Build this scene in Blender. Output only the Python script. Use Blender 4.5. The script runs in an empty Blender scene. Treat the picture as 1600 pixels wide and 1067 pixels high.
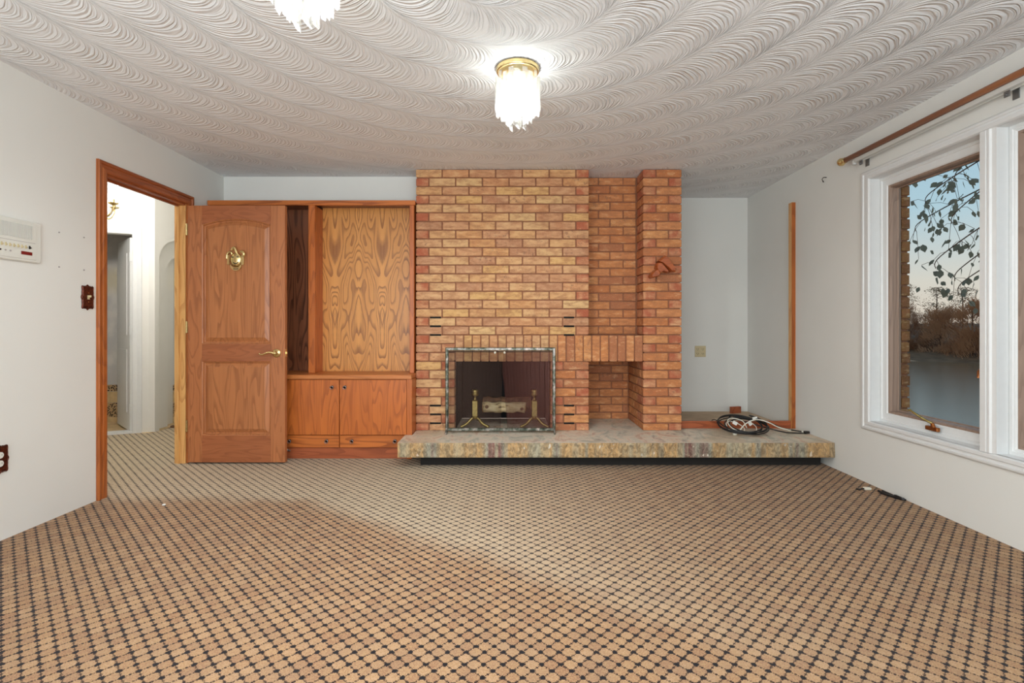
import bpy, bmesh, math, random
from mathutils import Vector, Matrix
random.seed(7)
S = bpy.context.scene
COL = S.collection
PI = math.pi
# ------------------------------------------------------------------ camera, world, light, exposure
CZ = 1.09
cd = bpy.data.cameras.new('camera'); cam = bpy.data.objects.new('camera', cd); COL.objects.link(cam)
cam.location = (0, 0, CZ); cam.rotation_euler = (PI/2, 0, 0)
cd.sensor_width = 36; cd.lens = 18.0; cd.shift_y = -23.5/1600; cd.clip_start = .02; cd.clip_end = 400
S.camera = cam
vs = S.view_settings
vs.view_transform = 'Standard'; vs.look = 'None'; vs.gamma = 1; vs.use_curve_mapping = False; vs.exposure = 0.1
S.display_settings.display_device = 'sRGB'
S.cycles.max_bounces = 8; S.cycles.diffuse_bounces = 5; S.cycles.transparent_max_bounces = 24
S.cycles.sample_clamp_indirect = 4; S.cycles.caustics_reflective = False; S.cycles.caustics_refractive = False

def lin(c):
    return tuple(((v/255)/12.92 if v/255 <= .04045 else ((v/255+.055)/1.055)**2.4) for v in c)
def L4(c, k=1): return tuple(v*k for v in lin(c))+(1,)

W = bpy.data.worlds.new('dusk_sky'); S.world = W; W.use_nodes = True
wt = W.node_tree; wt.nodes.clear()
tc = wt.nodes.new('ShaderNodeTexCoord'); sp = wt.nodes.new('ShaderNodeSeparateXYZ'); rp = wt.nodes.new('ShaderNodeValToRGB')
bg = wt.nodes.new('ShaderNodeBackground'); wo = wt.nodes.new('ShaderNodeOutputWorld')
wt.links.new(tc.outputs['Generated'], sp.inputs[0]); wt.links.new(sp.outputs[2], rp.inputs[0])
e = rp.color_ramp.elements
e[0].position = 0.0; e[0].color = L4((232, 214, 196)); e[1].position = .9; e[1].color = L4((120, 160, 205))
q = e.new(.07); q.color = L4((226, 220, 208)); q = e.new(.18); q.color = L4((186, 214, 226)); q = e.new(.4); q.color = L4((150, 188, 216))
bg.inputs[1].default_value = .95
wt.links.new(rp.outputs[0], bg.inputs[0]); wt.links.new(bg.outputs[0], wo.inputs[0])

def light(name, kind, loc, energy, color=(1, .95, .88), size=.05, rot=(0, 0, 0), sy=None, parent=None):
    l = bpy.data.lights.new(name, kind); l.energy = energy; l.color = color
    if kind == 'AREA':
        l.shape = 'RECTANGLE'; l.size = size; l.size_y = sy or size
    else: l.shadow_soft_size = size
    o = bpy.data.objects.new(name, l); COL.objects.link(o); o.rotation_euler = rot
    o.location = loc
    if parent: o.parent = parent; o.location = Vector(loc)-parent.location
    return o
E_LAMP = 17; E_SPOT = 66; E_HALL = 60; E_ROOM = 70
# added fill: unseen soft area lights behind and above the camera
light('added_room_fill', 'AREA', (-.5, -1.9, 1.35), E_ROOM, (.92, .968, 1), 3.8, (math.radians(104), 0, 0), 2.0)
light('added_ceiling_fill', 'AREA', (-.1, -1.0, 1.0), 88, (.80, .92, 1), 3.2, (math.radians(152), 0, 0), 2.0)
light('added_overhead_fill', 'AREA', (-.1, .0, 2.36), 30, (.92, .968, 1), 2.6, (0, 0, 0), 2.6)  # added fill from above, no fixture hangs here

# ------------------------------------------------------------------ helpers
def wloc(o):
    v = Vector((0, 0, 0))
    while o is not None: v += o.location; o = o.parent
    return v
def tag(o, label=None, cat=None, group=None, kind=None):
    if label: o['label'] = label
    if cat: o['category'] = cat
    if group: o['group'] = group
    if kind: o['kind'] = kind
    return o
def empty(name, loc=(0, 0, 0), label=None, cat=None, group=None, kind=None):
    o = bpy.data.objects.new(name, None); o.empty_display_size = .05; COL.objects.link(o); o.location = loc
    return tag(o, label, cat, group, kind)
def mk(name, bm, mat, parent=None, smooth=False, **kw):
    me = bpy.data.meshes.new(name)
    if parent is not None:
        bmesh.ops.translate(bm, vec=-wloc(parent), verts=bm.verts[:])
        org = None
    bmesh.ops.recalc_face_normals(bm, faces=bm.faces[:])
    bm.to_mesh(me); bm.free()
    if smooth:
        for p in me.polygons: p.use_smooth = True
    for m in (mat if isinstance(mat, (list, tuple)) else [mat]): me.materials.append(m)
    o = bpy.data.objects.new(name, me); COL.objects.link(o)
    if parent is not None: o.parent = parent
    return tag(o, **kw)
def BM(): return bmesh.new()
def box(bm, x0, x1, y0, y1, z0, z1, bev=0):
    r = bmesh.ops.create_cube(bm, size=1)
    vs_ = r['verts']
    for v in vs_:
        v.co = Vector((x0+(v.co.x+.5)*(x1-x0), y0+(v.co.y+.5)*(y1-y0), z0+(v.co.z+.5)*(z1-z0)))
    if bev:
        es = {e_ for v in vs_ for e_ in v.link_edges}
        bmesh.ops.bevel(bm, geom=list(es), offset=bev, segments=1, affect='EDGES', profile=.5)
    return bm
def B(*a, **k): return box(BM(), *a, **k)
def cyl(bm, p0, p1, r0, r1=None, n=16, cap=True):
    p0 = Vector(p0); p1 = Vector(p1); r1 = r0 if r1 is None else r1
    d = (p1-p0).normalized(); a = d.orthogonal().normalized(); b = d.cross(a)
    A = [bm.verts.new(p0+(a*math.cos(t)+b*math.sin(t))*r0) for t in [2*PI*i/n for i in range(n)]]
    C = [bm.verts.new(p1+(a*math.cos(t)+b*math.sin(t))*r1) for t in [2*PI*i/n for i in range(n)]]
    for i in range(n): bm.faces.new((A[i], A[(i+1) % n], C[(i+1) % n], C[i]))
    if cap: bm.faces.new(A[::-1]); bm.faces.new(C)
    return bm
def tube(bm, pts, r, n=8, cap=True):
    pts = [Vector(p) for p in pts]; rings = []
    up = Vector((.13, .21, .97)); m = len(pts)
    for i, p in enumerate(pts):
        d = (pts[min(i+1, m-1)]-pts[max(i-1, 0)]).normalized()
        a = d.cross(up)
        if a.length < .05: a = d.orthogonal()
        a.normalize(); b = d.cross(a)
        rr = r[i] if isinstance(r, (list, tuple)) else r
        rings.append([bm.verts.new(p+(a*math.cos(t)+b*math.sin(t))*rr) for t in [2*PI*k/n for k in range(n)]])
    for i in range(m-1):
        for k in range(n): bm.faces.new((rings[i][k], rings[i][(k+1) % n], rings[i+1][(k+1) % n], rings[i+1][k]))
    if cap: bm.faces.new(rings[0][::-1]); bm.faces.new(rings[-1])
    return bm
def lathe(bm, prof, M=Matrix(), n=24):
    rings = []
    for (r, z) in prof:
        if r < 1e-5: rings.append([bm.verts.new(M @ Vector((0, 0, z)))])
        else: rings.append([bm.verts.new(M @ Vector((r*math.cos(2*PI*i/n), r*math.sin(2*PI*i/n), z))) for i in range(n)])
    for a, b in zip(rings, rings[1:]):
        for i in range(n):
            j = (i+1) % n
            if len(a) == 1 and len(b) == 1: continue
            if len(a) == 1: bm.faces.new((a[0], b[i], b[j]))
            elif len(b) == 1: bm.faces.new((a[i], a[j], b[0]))
            else: bm.faces.new((a[i], a[j], b[j], b[i]))
    return bm
def loft(bm, loops, cap0=False, cap1=True):
    R = [[bm.verts.new(p) for p in lp] for lp in loops]
    n = len(R[0])
    for a, b in zip(R, R[1:]):
        for i in range(n): bm.faces.new((a[i], a[(i+1) % n], b[(i+1) % n], b[i]))
    if cap0: bm.faces.new(R[0][::-1])
    if cap1: bm.faces.new(R[-1])
    return bm
def prism(bm, poly, f0, f1):      # poly of 2D points, f0/f1 map (u,v)->3D
    return loft(bm, [[f0(*p) for p in poly], [f1(*p) for p in poly]], True, True)
def rectloop(u0, u1, v0, v1, prof, P):   # mitred frame; prof [(inset,height)], P(u,v,h)->3D
    bm = BM()
    lp = [[P(*c, h) for c in ((u0+i, v0+i), (u1-i, v0+i), (u1-i, v1-i), (u0+i, v1-i))] for i, h in prof]
    lp.append(lp[0]); loft(bm, lp, False, False)
    bmesh.ops.remove_doubles(bm, verts=bm.verts[:], dist=1e-6)
    return bm
def catmull(pts, k=6):
    pts = [Vector(p) for p in pts]; out = []
    for i in range(len(pts)-1):
        p0 = pts[max(i-1, 0)]; p1 = pts[i]; p2 = pts[i+1]; p3 = pts[min(i+2, len(pts)-1)]
        for j in range(k):
            t = j/k
            out.append(.5*((2*p1)+(-p0+p2)*t+(2*p0-5*p1+4*p2-p3)*t*t+(-p0+3*p1-3*p2+p3)*t**3))
    out.append(pts[-1]); return out

# ------------------------------------------------------------------ materials
class G:
    def __init__(s, name):
        s.m = bpy.data.materials.new(name); s.m.use_nodes = True; s.t = s.m.node_tree; s.t.nodes.clear()
        s.out = s.t.nodes.new('ShaderNodeOutputMaterial')
    def n(s, typ, ins=None, **at):
        x = s.t.nodes.new('ShaderNode'+typ)
        for k, v in at.items(): setattr(x, k, v)
        for k, v in (ins or {}).items():
            i = x.inputs[k]
            if isinstance(v, bpy.types.NodeSocket): s.t.links.new(v, i)
            else: i.default_value = v
        return x
    def m_(s, op, a, b=0.0, c=0.0, clamp=False):
        return s.n('Math', {0: a, 1: b, 2: c}, operation=op, use_clamp=clamp).outputs[0]
    def v_(s, op, a, b=(0, 0, 0)):
        return s.n('VectorMath', {0: a, 1: b}, operation=op).outputs[0]
    def mix(s, f, a, b, mode='MIX'):
        x = s.t.nodes.new('ShaderNodeMix'); x.data_type = 'RGBA'; x.blend_type = mode
        for i, v in ((0, f), (6, a), (7, b)):
            if isinstance(v, bpy.types.NodeSocket): s.t.links.new(v, x.inputs[i])
            else: x.inputs[i].default_value = v
        return x.outputs[2]
    def ramp(s, f, stops, interp='LINEAR'):
        x = s.n('ValToRGB', {0: f}); r = x.color_ramp; r.interpolation = interp
        while len(r.elements) > 1: r.elements.remove(r.elements[-1])
        r.elements[0].position = stops[0][0]; r.elements[0].color = stops[0][1]
        for p, c in stops[1:]:
            q_ = r.elements.new(p); q_.color = c
        return x.outputs[0]
    def noise(s, v, scale, detail=3, rough=.5, dist=0):
        x = s.n('TexNoise', {'Vector': v, 'Scale': scale, 'Detail': detail, 'Roughness': rough, 'Distortion': dist})
        return x.outputs['Fac']
    def rand(s):
        a = s.n('ObjectInfo').outputs['Random']; b = s.n('NewGeometry').outputs['Random Per Island']
        return s.m_('FRACT', s.m_('ADD', a, b))
    def smooth(s, v, a, b):
        return s.n('MapRange', {'Value': v, 'From Min': a, 'From Max': b}, interpolation_type='SMOOTHSTEP').outputs[0]
    def bump(s, h, strength=.3, dist=.01):
        return s.n('Bump', {'Height': h, 'Strength': strength, 'Distance': dist}).outputs[0]
    def end(s, color, rough=.5, normal=None, metal=0, spec=.5, coat=0, **kw):
        ins = {'Base Color': color, 'Roughness': rough, 'Metallic': metal, 'Specular IOR Level': spec, 'Coat Weight': coat}
        if normal is not None: ins['Normal'] = normal
        ins.update(kw)
        p = s.n('BsdfPrincipled', ins); s.t.links.new(p.outputs[0], s.out.inputs[0]); return s.m
    def obj(s): return s.n('TexCoord').outputs['Object']

def plain(name, c, rough=.5, metal=0, noise=0, nscale=20, bump=0, **kw):
    g = G(name); col = L4(c); nm = None
    v = g.obj(); f = g.noise(v, nscale, 4)
    if noise: col = g.mix(g.smooth(f, .3, .7), L4(c, 1-noise), L4(c, 1+noise*.5))
    if bump: nm = g.bump(f, bump, .003)
    return g.end(col, rough, nm, metal, **kw)

def wood(name, light_, dark, axis='Z', scale=5, bands=16, rough=.38, streak=.5, line=.75, along=.16, book=0, coat=.15):
    g = G(name); v = g.obj(); r = g.rand()
    off = g.n('CombineXYZ', {0: g.m_('MULTIPLY', r, 7.3), 1: g.m_('MULTIPLY', r, 3.1), 2: g.m_('MULTIPLY', r, 11.7)}).outputs[0]
    if book:
        sx = g.n('SeparateXYZ', {0: v})
        px = g.m_('PINGPONG', g.m_('ADD', sx.outputs[0], 20.03), book)
        v = g.n('CombineXYZ', {0: px, 1: sx.outputs[1], 2: sx.outputs[2]}).outputs[0]
    v = g.v_('ADD', v, off)
    sc = {'X': (along, 1, 1), 'Y': (1, along, 1), 'Z': (1, 1, along)}[axis]
    st = {'X': (2.5, 150, 150), 'Y': (150, 2.5, 150), 'Z': (150, 150, 2.5)}[axis]
    f = g.noise(g.v_('MULTIPLY', v, sc), scale, 1.2, .45, .35)
    fr = g.m_('FRACT', g.m_('MULTIPLY', f, bands))
    fz = g.noise(g.v_('MULTIPLY', v, tuple(a*14 for a in sc)), scale, 3)
    band = g.m_('MULTIPLY', g.smooth(g.m_('ADD', fr, g.m_('MULTIPLY', g.m_('SUBTRACT', fz, .5), .35)), .45, .92), line)
    s1 = g.noise(g.v_('MULTIPLY', v, st), 1, 3, .6)
    s2 = g.noise(g.v_('MULTIPLY', v, tuple(a*.12 for a in st)), 1, 2)
    fac = g.m_('ADD', band, g.m_('MULTIPLY', g.m_('SUBTRACT', s1, .5), streak*1.3), clamp=True)
    c = g.mix(fac, L4(light_), L4(dark))
    c = g.mix(g.m_('MULTIPLY', g.smooth(s2, .35, .7), .45), c, L4(tuple((a*2+b)/3 for a, b in zip(light_, dark))))
    return g.end(c, rough, g.bump(fac, .12, .002), spec=.4, coat=coat, **{'Coat Roughness': .25})

M = {}
M['oak_v'] = wood('oak_vertical', (182, 114, 70), (112, 60, 34), 'Z', 12, 9, line=.4, streak=.7)
M['oak_h'] = wood('oak_horizontal', (168, 100, 62), (106, 56, 32), 'X', 12, 8, line=.35, streak=.6)
M['oak_panel'] = wood('oak_door_panel', (184, 118, 72), (114, 62, 34), 'Z', 11, 9, line=.45, streak=.7, along=.1)
M['cas_v'] = wood('casing_vertical', (176, 98, 44), (112, 50, 20), 'Z', 8, 8, line=.45)
M['cas_y'] = wood('casing_along', (166, 88, 42), (104, 46, 20), 'Y', 8, 8, line=.45)
M['book_panel'] = wood('book_matched_veneer', (218, 152, 78), (116, 60, 24), 'Z', 6.5, 16, line=.72, book=.21, along=.24, streak=.5, coat=.3)
M['shade_panel'] = wood('shade_bay_veneer', (150, 92, 62), (62, 34, 22), 'Z', 8, 12, line=.8, along=.12)  # shade inside the left bay put into the veneer colour
M['cab_v'] = wood('cabinet_vertical', (196, 108, 46), (126, 58, 22), 'Z', 11, 9, line=.5, along=.1, streak=.6)
M['cab_h'] = wood('cabinet_horizontal', (198, 112, 50), (128, 60, 24), 'X', 7, 10, line=.7, along=.12)
M['cab_top'] = wood('cabinet_top', (196, 120, 62), (140, 76, 34), 'X', 6, 8, line=.4)
M['red_wood'] = wood('reddish_strip', (172, 92, 56), (104, 48, 28), 'X', 8, 9, line=.5)
M['strip_v'] = wood('pale_strip', (226, 174, 108), (170, 108, 54), 'Z', 8, 9, line=.5)
M['rod_wood'] = wood('rod_wood', (164, 108, 70), (116, 66, 40), 'Y', 9, 8, line=.4)
M['sash_wood'] = wood('sash_brown', (158, 134, 118), (112, 90, 76), 'Z', 9, 8, line=.4, coat=0)
M['orn_wood'] = wood('carved_wood', (178, 92, 44), (96, 40, 18), 'X', 16, 8, line=.5)
def walls(name, c, b=.06):
    g = G(name); v = g.obj()
    f = g.noise(v, 1.3, 4); f2 = g.noise(v, 90, 4)
    col = g.mix(g.smooth(f, .25, .75), L4(c, .97), L4(c, 1.02))
    return g.end(col, .72, g.bump(f2, b, .002), spec=.25)
M['wall'] = walls('wall_paint', (228, 228, 223))
M['hallwall'] = walls('hall_paint', (232, 230, 224))
M['white'] = plain('white_trim_paint', (226, 227, 226), .42, noise=.015, nscale=30, bump=.1)
M['white2'] = plain('white_track', (205, 205, 200), .5)
M['brass'] = plain('brass', (228, 204, 146), .26, 1, noise=.1, nscale=60)
M['brass_old'] = plain('aged_brass', (180, 160, 100), .38, 1, noise=.3, nscale=40)
M['copper'] = plain('copper_handle', (176, 112, 66), .35, 1, noise=.3, nscale=60)
M['nickel'] = plain('pull_nickel', (170, 165, 170), .3, 1)
M['dark'] = plain('dark_metal', (40, 36, 36), .5, .5)
M['black'] = plain('black_plastic', (26, 25, 26), .45)
M['cablewhite'] = plain('white_plastic', (224, 220, 205), .45)
M['ivory'] = plain('ivory_plastic', (205, 190, 150), .45)
M['cream'] = plain('cream_plastic', (222, 222, 214), .4)
M['grille'] = plain('grille_grey', (165, 160, 158), .6)
M['redled'] = plain('red_display', (120, 28, 30), .25)
M['bronze'] = plain('antique_bronze', (92, 42, 26), .35, .6, noise=.5, nscale=90, bump=.6)
M['soot'] = plain('soot', (22, 21, 22), .9, noise=.3, nscale=9)
M['plinth_shade'] = plain('plinth_painted_shade', (34, 31, 29), .9)  # shade under the slab painted in as near-black
M['void'] = plain('void_black', (12, 11, 11), .9)
M['plyd'] = plain('dusty_plywood', (192, 168, 140), .8, noise=.15, nscale=6, bump=.2)
M['chips'] = plain('plaster_crumbs', (228, 226, 220), .9)
M['grey'] = plain('grey_metal', (140, 140, 140), .4, .8)
def mk_frame():
    g = G('distressed_pewter'); v = g.obj()
    f = g.noise(v, 26, 5, .65); f2 = g.noise(v, 9, 3)
    c = g.ramp(f, [(.32, L4((38, 38, 34))), (.47, L4((92, 98, 84))), (.58, L4((150, 146, 140))), (.7, L4((206, 190, 178)))])
    return g.end(c, .38, g.bump(f, .3, .003), .55)
M['pewter'] = mk_frame()
def mk_brick(name, cols, red=0):
    g = G(name); r = g.rand(); v = g.v_('ADD', g.obj(), g.n('CombineXYZ', {0: g.m_('MULTIPLY', r, 37.), 1: g.m_('MULTIPLY', r, 11.), 2: g.m_('MULTIPLY', r, 53.)}).outputs[0])
    base = g.ramp(r, [(i/len(cols), L4(c)) for i, c in enumerate(cols)], 'CONSTANT')
    f1 = g.noise(v, 9, 3); f2 = g.noise(v, 38, 4, .6); f3 = g.noise(v, 130, 3)
    c = g.mix(g.m_('MULTIPLY', g.smooth(f1, .48, .72), .35), base, L4((182, 118, 82)))
    amt = g.m_('MULTIPLY', g.smooth(f2, .52, .72), g.m_('ADD', .12, g.m_('MULTIPLY', g.smooth(g.m_('FRACT', g.m_('MULTIPLY', r, 7.77)), .6, .95), .6)))
    c = g.mix(amt, c, L4((122, 92, 78)))
    f5 = g.noise(g.v_('MULTIPLY', v, (.5, 1, 1.4)), 22, 5, .65)
    c = g.mix(g.m_('MULTIPLY', g.smooth(f5, .44, .64), .55), c, L4((158, 106, 76)))
    c = g.mix(g.m_('MULTIPLY', g.smooth(f5, .46, .34), .38), c, L4((226, 188, 142)))
    if red: c = g.mix(g.m_('MULTIPLY', g.smooth(f1, .38, .62), .75), c, L4((168, 84, 62)))
    c = g.mix(g.m_('MULTIPLY', g.smooth(f3, .55, .75), .25), c, L4((230, 196, 150)))
    return g.end(c, .85, g.bump(g.m_('ADD', f2, f3), .5, .004), spec=.15)
M['brick'] = mk_brick('face_brick', [(212, 170, 124), (208, 162, 120), (204, 154, 114), (216, 178, 128), (204, 150, 108), (210, 164, 118), (200, 150, 112), (214, 170, 114), (206, 154, 106), (194, 146, 112), (211, 164, 116)])
M['brickred'] = mk_brick('red_end_brick', [(204, 146, 108), (198, 138, 102), (206, 152, 112), (196, 134, 100)], 1)
M['brickr'] = mk_brick('face_brick_weaker_light', [(202, 136, 90), (196, 128, 82), (190, 120, 76), (206, 144, 94), (186, 116, 76), (176, 114, 80), (200, 134, 86), (198, 130, 82)])  # face brick again, the right side's weaker light painted in as orange
M['mortar'] = plain('mortar', (148, 100, 74), .95, noise=.15, nscale=60, bump=.4)
M['brickext'] = mk_brick('outside_brick', [(150, 104, 62), (138, 94, 54), (128, 86, 54)])
def mk_slab():
    g = G('quartzite_slab'); v = g.obj()
    w = g.noise(g.v_('MULTIPLY', v, (1, .8, 1)), 1.7, 3, .5, .4)
    f = g.noise(g.v_('MULTIPLY', v, (1, .5, .5)), 7, 6, .65, 1.2)
    c = g.ramp(f, [(.28, L4((158, 156, 144))), (.40, L4((190, 186, 170))), (.48, L4((214, 206, 188))), (.56, L4((224, 208, 188))), (.64, L4((208, 178, 156))), (.74, L4((190, 160, 138)))])
    c = g.mix(g.m_('MULTIPLY', g.smooth(w, .52, .68), .5), c, L4((198, 172, 136)))
    f4 = g.noise(g.v_('MULTIPLY', v, (1, .45, .4)), 4.2, 5, .6, 1.5)
    c = g.mix(g.m_('MULTIPLY', g.smooth(f4, .58, .70), .55), c, L4((130, 90, 82)))
    ve = g.noise(g.n('Mapping', {0: v, 2: (0, 0, .75), 3: (1.2, 5, 1)}).outputs[0], 2.2, 5, .6, .8)
    vein = g.smooth(g.m_('ABSOLUTE', g.m_('SUBTRACT', ve, .5)), .02, 0)
    c = g.mix(g.m_('MULTIPLY', vein, .45), c, L4((120, 92, 78)))
    f5 = g.noise(v, 60, 4, .6)
    c = g.mix(g.m_('MULTIPLY', g.smooth(f5, .5, .8), .35), c, L4((222, 214, 196)))
    return g.end(c, .55, g.bump(g.m_('ADD', f, g.m_('MULTIPLY', f5, .4)), .35, .01), spec=.35)
M['slab'] = mk_slab()
def mk_slabfront():
    g = G('split_slab_edge'); v = g.obj(); sv = g.v_('MULTIPLY', v, (1, .3, .55))
    w = g.noise(g.v_('MULTIPLY', v, (1, 0, 0)), 2.6, 4, .6)
    base = g.ramp(w, [(.30, L4((186, 188, 180))), (.42, L4((192, 182, 154))), (.5, L4((214, 172, 118))), (.56, L4((176, 172, 152))), (.62, L4((146, 96, 90))), (.66, L4((184, 174, 148))), (.75, L4((216, 168, 136)))])
    f = g.noise(sv, 34, 6, .65, .8); f2 = g.noise(sv, 85, 5, .7)
    c = g.mix(g.smooth(f, .36, .64), g.mix(.6, base, L4((74, 64, 52))), base)
    c = g.mix(g.m_('MULTIPLY', g.smooth(f2, .52, .72), .6), c, L4((224, 208, 172)))
    return g.end(c, .7, g.bump(g.m_('ADD', f, f2), .8, .012), spec=.3)
M['slabfront'] = mk_slabfront()
def mk_carpet():
    g = G('lattice_carpet'); v = g.obj(); s = g.n('SeparateXYZ', {0: v})
    X, Y, Z = s.outputs
    Y = g.m_('ADD', Y, Z)
    st = .0040; xs = g.m_('SNAP', X, st); ys = g.m_('SNAP', Y, st)
    p = .0440*math.sqrt(2)
    u = g.m_('DIVIDE', g.m_('ADD', xs, ys), p); w = g.m_('DIVIDE', g.m_('SUBTRACT', xs, ys), p)
    def dist(a): return g.m_('ABSOLUTE', g.m_('SUBTRACT', g.m_('FRACT', g.m_('ADD', a, 100.5)), .5))
    du, dw = dist(u), dist(w)
    mn = g.m_('MINIMUM', du, dw); mx = g.m_('MAXIMUM', du, dw)
    near = g.smooth(mx, .30, .05)
    tooth = g.smooth(g.m_('SINE', g.m_('ADD', g.m_('MULTIPLY', mx, 2*PI/.155), 1.2)), -.1, .5)
    wid = g.m_('ADD', .012, g.m_('MULTIPLY', near, .11))
    wid = g.m_('ADD', wid, g.m_('MULTIPLY', tooth, .062))
    line = g.smooth(g.m_('SUBTRACT', mn, wid), .03, -.01)
    cell = g.n('CombineXYZ', {0: xs, 1: ys, 2: 0.}).outputs[0]
    wn = g.n('TexWhiteNoise', {0: cell}, noise_dimensions='3D').outputs['Value']
    big = g.noise(v, 9, 4); fib = g.noise(v, 420, 3)
    dcell = g.n('CombineXYZ', {0: g.m_('FLOOR', u), 1: g.m_('FLOOR', w), 2: 0.}).outputs[0]
    dn = g.n('TexWhiteNoise', {0: dcell}, noise_dimensions='3D').outputs['Value']
    tan = g.ramp(g.m_('ADD', g.m_('MULTIPLY', wn, .55), g.m_('MULTIPLY', dn, .45)), [(0, L4((148, 106, 78))), (.35, L4((170, 132, 98))), (.6, L4((180, 144, 104))), (1, L4((194, 158, 124)))])
    tan = g.mix(g.m_('MULTIPLY', g.smooth(big, .35, .7), .3), tan, L4((150, 124, 102)))
    # light painted into the pile as paler colour, doorway to mid-room
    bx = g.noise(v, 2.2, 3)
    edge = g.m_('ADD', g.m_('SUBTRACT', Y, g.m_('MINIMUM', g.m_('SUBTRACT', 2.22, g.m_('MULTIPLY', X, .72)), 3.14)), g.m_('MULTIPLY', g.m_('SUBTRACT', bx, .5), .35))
    lit_area = g.m_('MULTIPLY', g.smooth(edge, -.06, .22), g.smooth(g.m_('ADD', X, g.m_('MULTIPLY', bx, .4)), 1.7, -.9))
    tan = g.mix(g.m_('MULTIPLY', lit_area, .8), tan, L4((206, 190, 162)))
    dk = g.mix(near, L4((58, 42, 36)), L4((22, 23, 29)))
    dk = g.mix(g.m_('MULTIPLY', lit_area, .45), dk, L4((110, 96, 84)))
    c = g.mix(line, tan, dk)
    c = g.mix(g.m_('MULTIPLY', g.smooth(fib, .35, .7), .3), c, L4((70, 52, 40)), 'MULTIPLY')
    h = g.m_('SUBTRACT', g.m_('ADD', g.m_('MULTIPLY', fib, .5), wn), g.m_('MULTIPLY', line, .6))
    return g.end(c, .95, g.bump(h, .45, .004), spec=.08, **{'Sheen Weight': .1})
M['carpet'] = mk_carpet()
def mk_ceiling():
    g = G('combed_plaster'); v = g.obj(); s = g.n('SeparateXYZ', {0: v}); X, Y = s.outputs[0], s.outputs[1]
    nz = g.noise(v, 1.6, 2)
    dx = g.m_('SUBTRACT', X, -.05); dy = g.m_('SUBTRACT', Y, 1.95)
    r = g.m_('SQRT', g.m_('ADD', g.m_('MULTIPLY', dx, dx), g.m_('MULTIPLY', dy, dy)))
    r = g.m_('ADD', r, g.m_('MULTIPLY', g.m_('SUBTRACT', nz, .5), .10))
    Wd = .30
    q = g.m_('DIVIDE', g.m_('ADD', r, .09), Wd); t = g.m_('FRACT', q); i = g.m_('FLOOR', q)
    rc = g.m_('MULTIPLY', g.m_('ADD', i, .6), Wd)
    ang = g.m_('ARCTAN2', dx, dy)
    sarc = g.m_('MULTIPLY', ang, rc)
    k = g.m_('SUBTRACT', g.m_('MULTIPLY', t, 2), 1)
    bul = g.m_('MULTIPLY', g.m_('POWER', g.m_('MAXIMUM', g.m_('SUBTRACT', 1, g.m_('MULTIPLY', k, k)), .0001), .5), Wd*.62)
    ph = g.m_('SUBTRACT', sarc, bul)
    n1 = g.noise(v, 5, 3)
    ph2 = g.m_('ADD', ph, g.m_('MULTIPLY', g.m_('SUBTRACT', n1, .5), .045))
    wv = g.m_('ADD', ph2, g.m_('MULTIPLY', g.noise(g.n('CombineXYZ', {0: g.m_('MULTIPLY', ph2, 24.), 1: g.m_('MULTIPLY', t, 1.3), 2: i}).outputs[0], 1, 2), .05))
    l1 = g.smooth(g.m_('PINGPONG', g.m_('DIVIDE', wv, .0125), 1), .25, .95)
    l2 = g.m_('PINGPONG', g.m_('DIVIDE', wv, .0052), 1)
    amp = g.m_('MULTIPLY', g.smooth(g.noise(v, 4.5, 3), .28, .68), g.m_('MULTIPLY', g.smooth(t, .02, .3), g.m_('ADD', .5, g.m_('MULTIPLY', g.smooth(X, -1.1, .4), .5))))
    h = g.m_('MULTIPLY', g.m_('ADD', g.m_('MULTIPLY', l1, .55), g.m_('MULTIPLY', l2, .2)), g.m_('ADD', .22, amp))
    fan = g.m_('FRACT', g.m_('DIVIDE', g.m_('ADD', ph2, g.m_('MULTIPLY', i, .07)), .16))
    h = g.m_('ADD', h, g.m_('MULTIPLY', fan, .22))
    ridge = g.smooth(g.m_('ABSOLUTE', g.m_('SUBTRACT', t, .03)), .05, 0)
    h = g.m_('ADD', h, g.m_('MULTIPLY', ridge, .25))
    h = g.m_('ADD', h, g.m_('MULTIPLY', t, -.25))
    return g.end(L4((236, 237, 238)), .7, g.bump(h, .75, .012), spec=.25)
M['ceil'] = mk_ceiling()
def mk_glass():
    g = G('window_glass')
    fr = g.n('LayerWeight', {'Blend': .12}).outputs['Fresnel']
    a = g.n('BsdfTransparent', {0: (.93, .95, .95, 1)}); b = g.n('BsdfGlossy', {0: (1, 1, 1, 1), 'Roughness': .03})
    x = g.n('MixShader', {0: g.m_('MULTIPLY', fr, .55), 1: a.outputs[0], 2: b.outputs[0]}); g.t.links.new(x.outputs[0], g.out.inputs[0]); return g.m
M['glass'] = mk_glass()
def mk_crystal():
    g = G('crystal')
    a = g.n('BsdfTransparent', {0: (.97, .97, .95, 1)}); b = g.n('BsdfGlossy', {0: (1, 1, 1, 1), 'Roughness': .08}); t_ = g.n('BsdfTranslucent', {0: (.5, .5, .48, 1)})
    y = g.n('MixShader', {0: .4, 1: b.outputs[0], 2: t_.outputs[0]})
    x = g.n('MixShader', {0: .30, 1: a.outputs[0], 2: y.outputs[0]}); g.t.links.new(x.outputs[0], g.out.inputs[0]); return g.m
M['crystal'] = mk_crystal()
def mk_emit(name, c, k):
    g = G(name); e_ = g.n('Emission', {0: L4(c), 1: k}); g.t.links.new(e_.outputs[0], g.out.inputs[0]); return g.m
M['bulb'] = mk_emit('lit_bulb', (255, 246, 232), 8)
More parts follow.
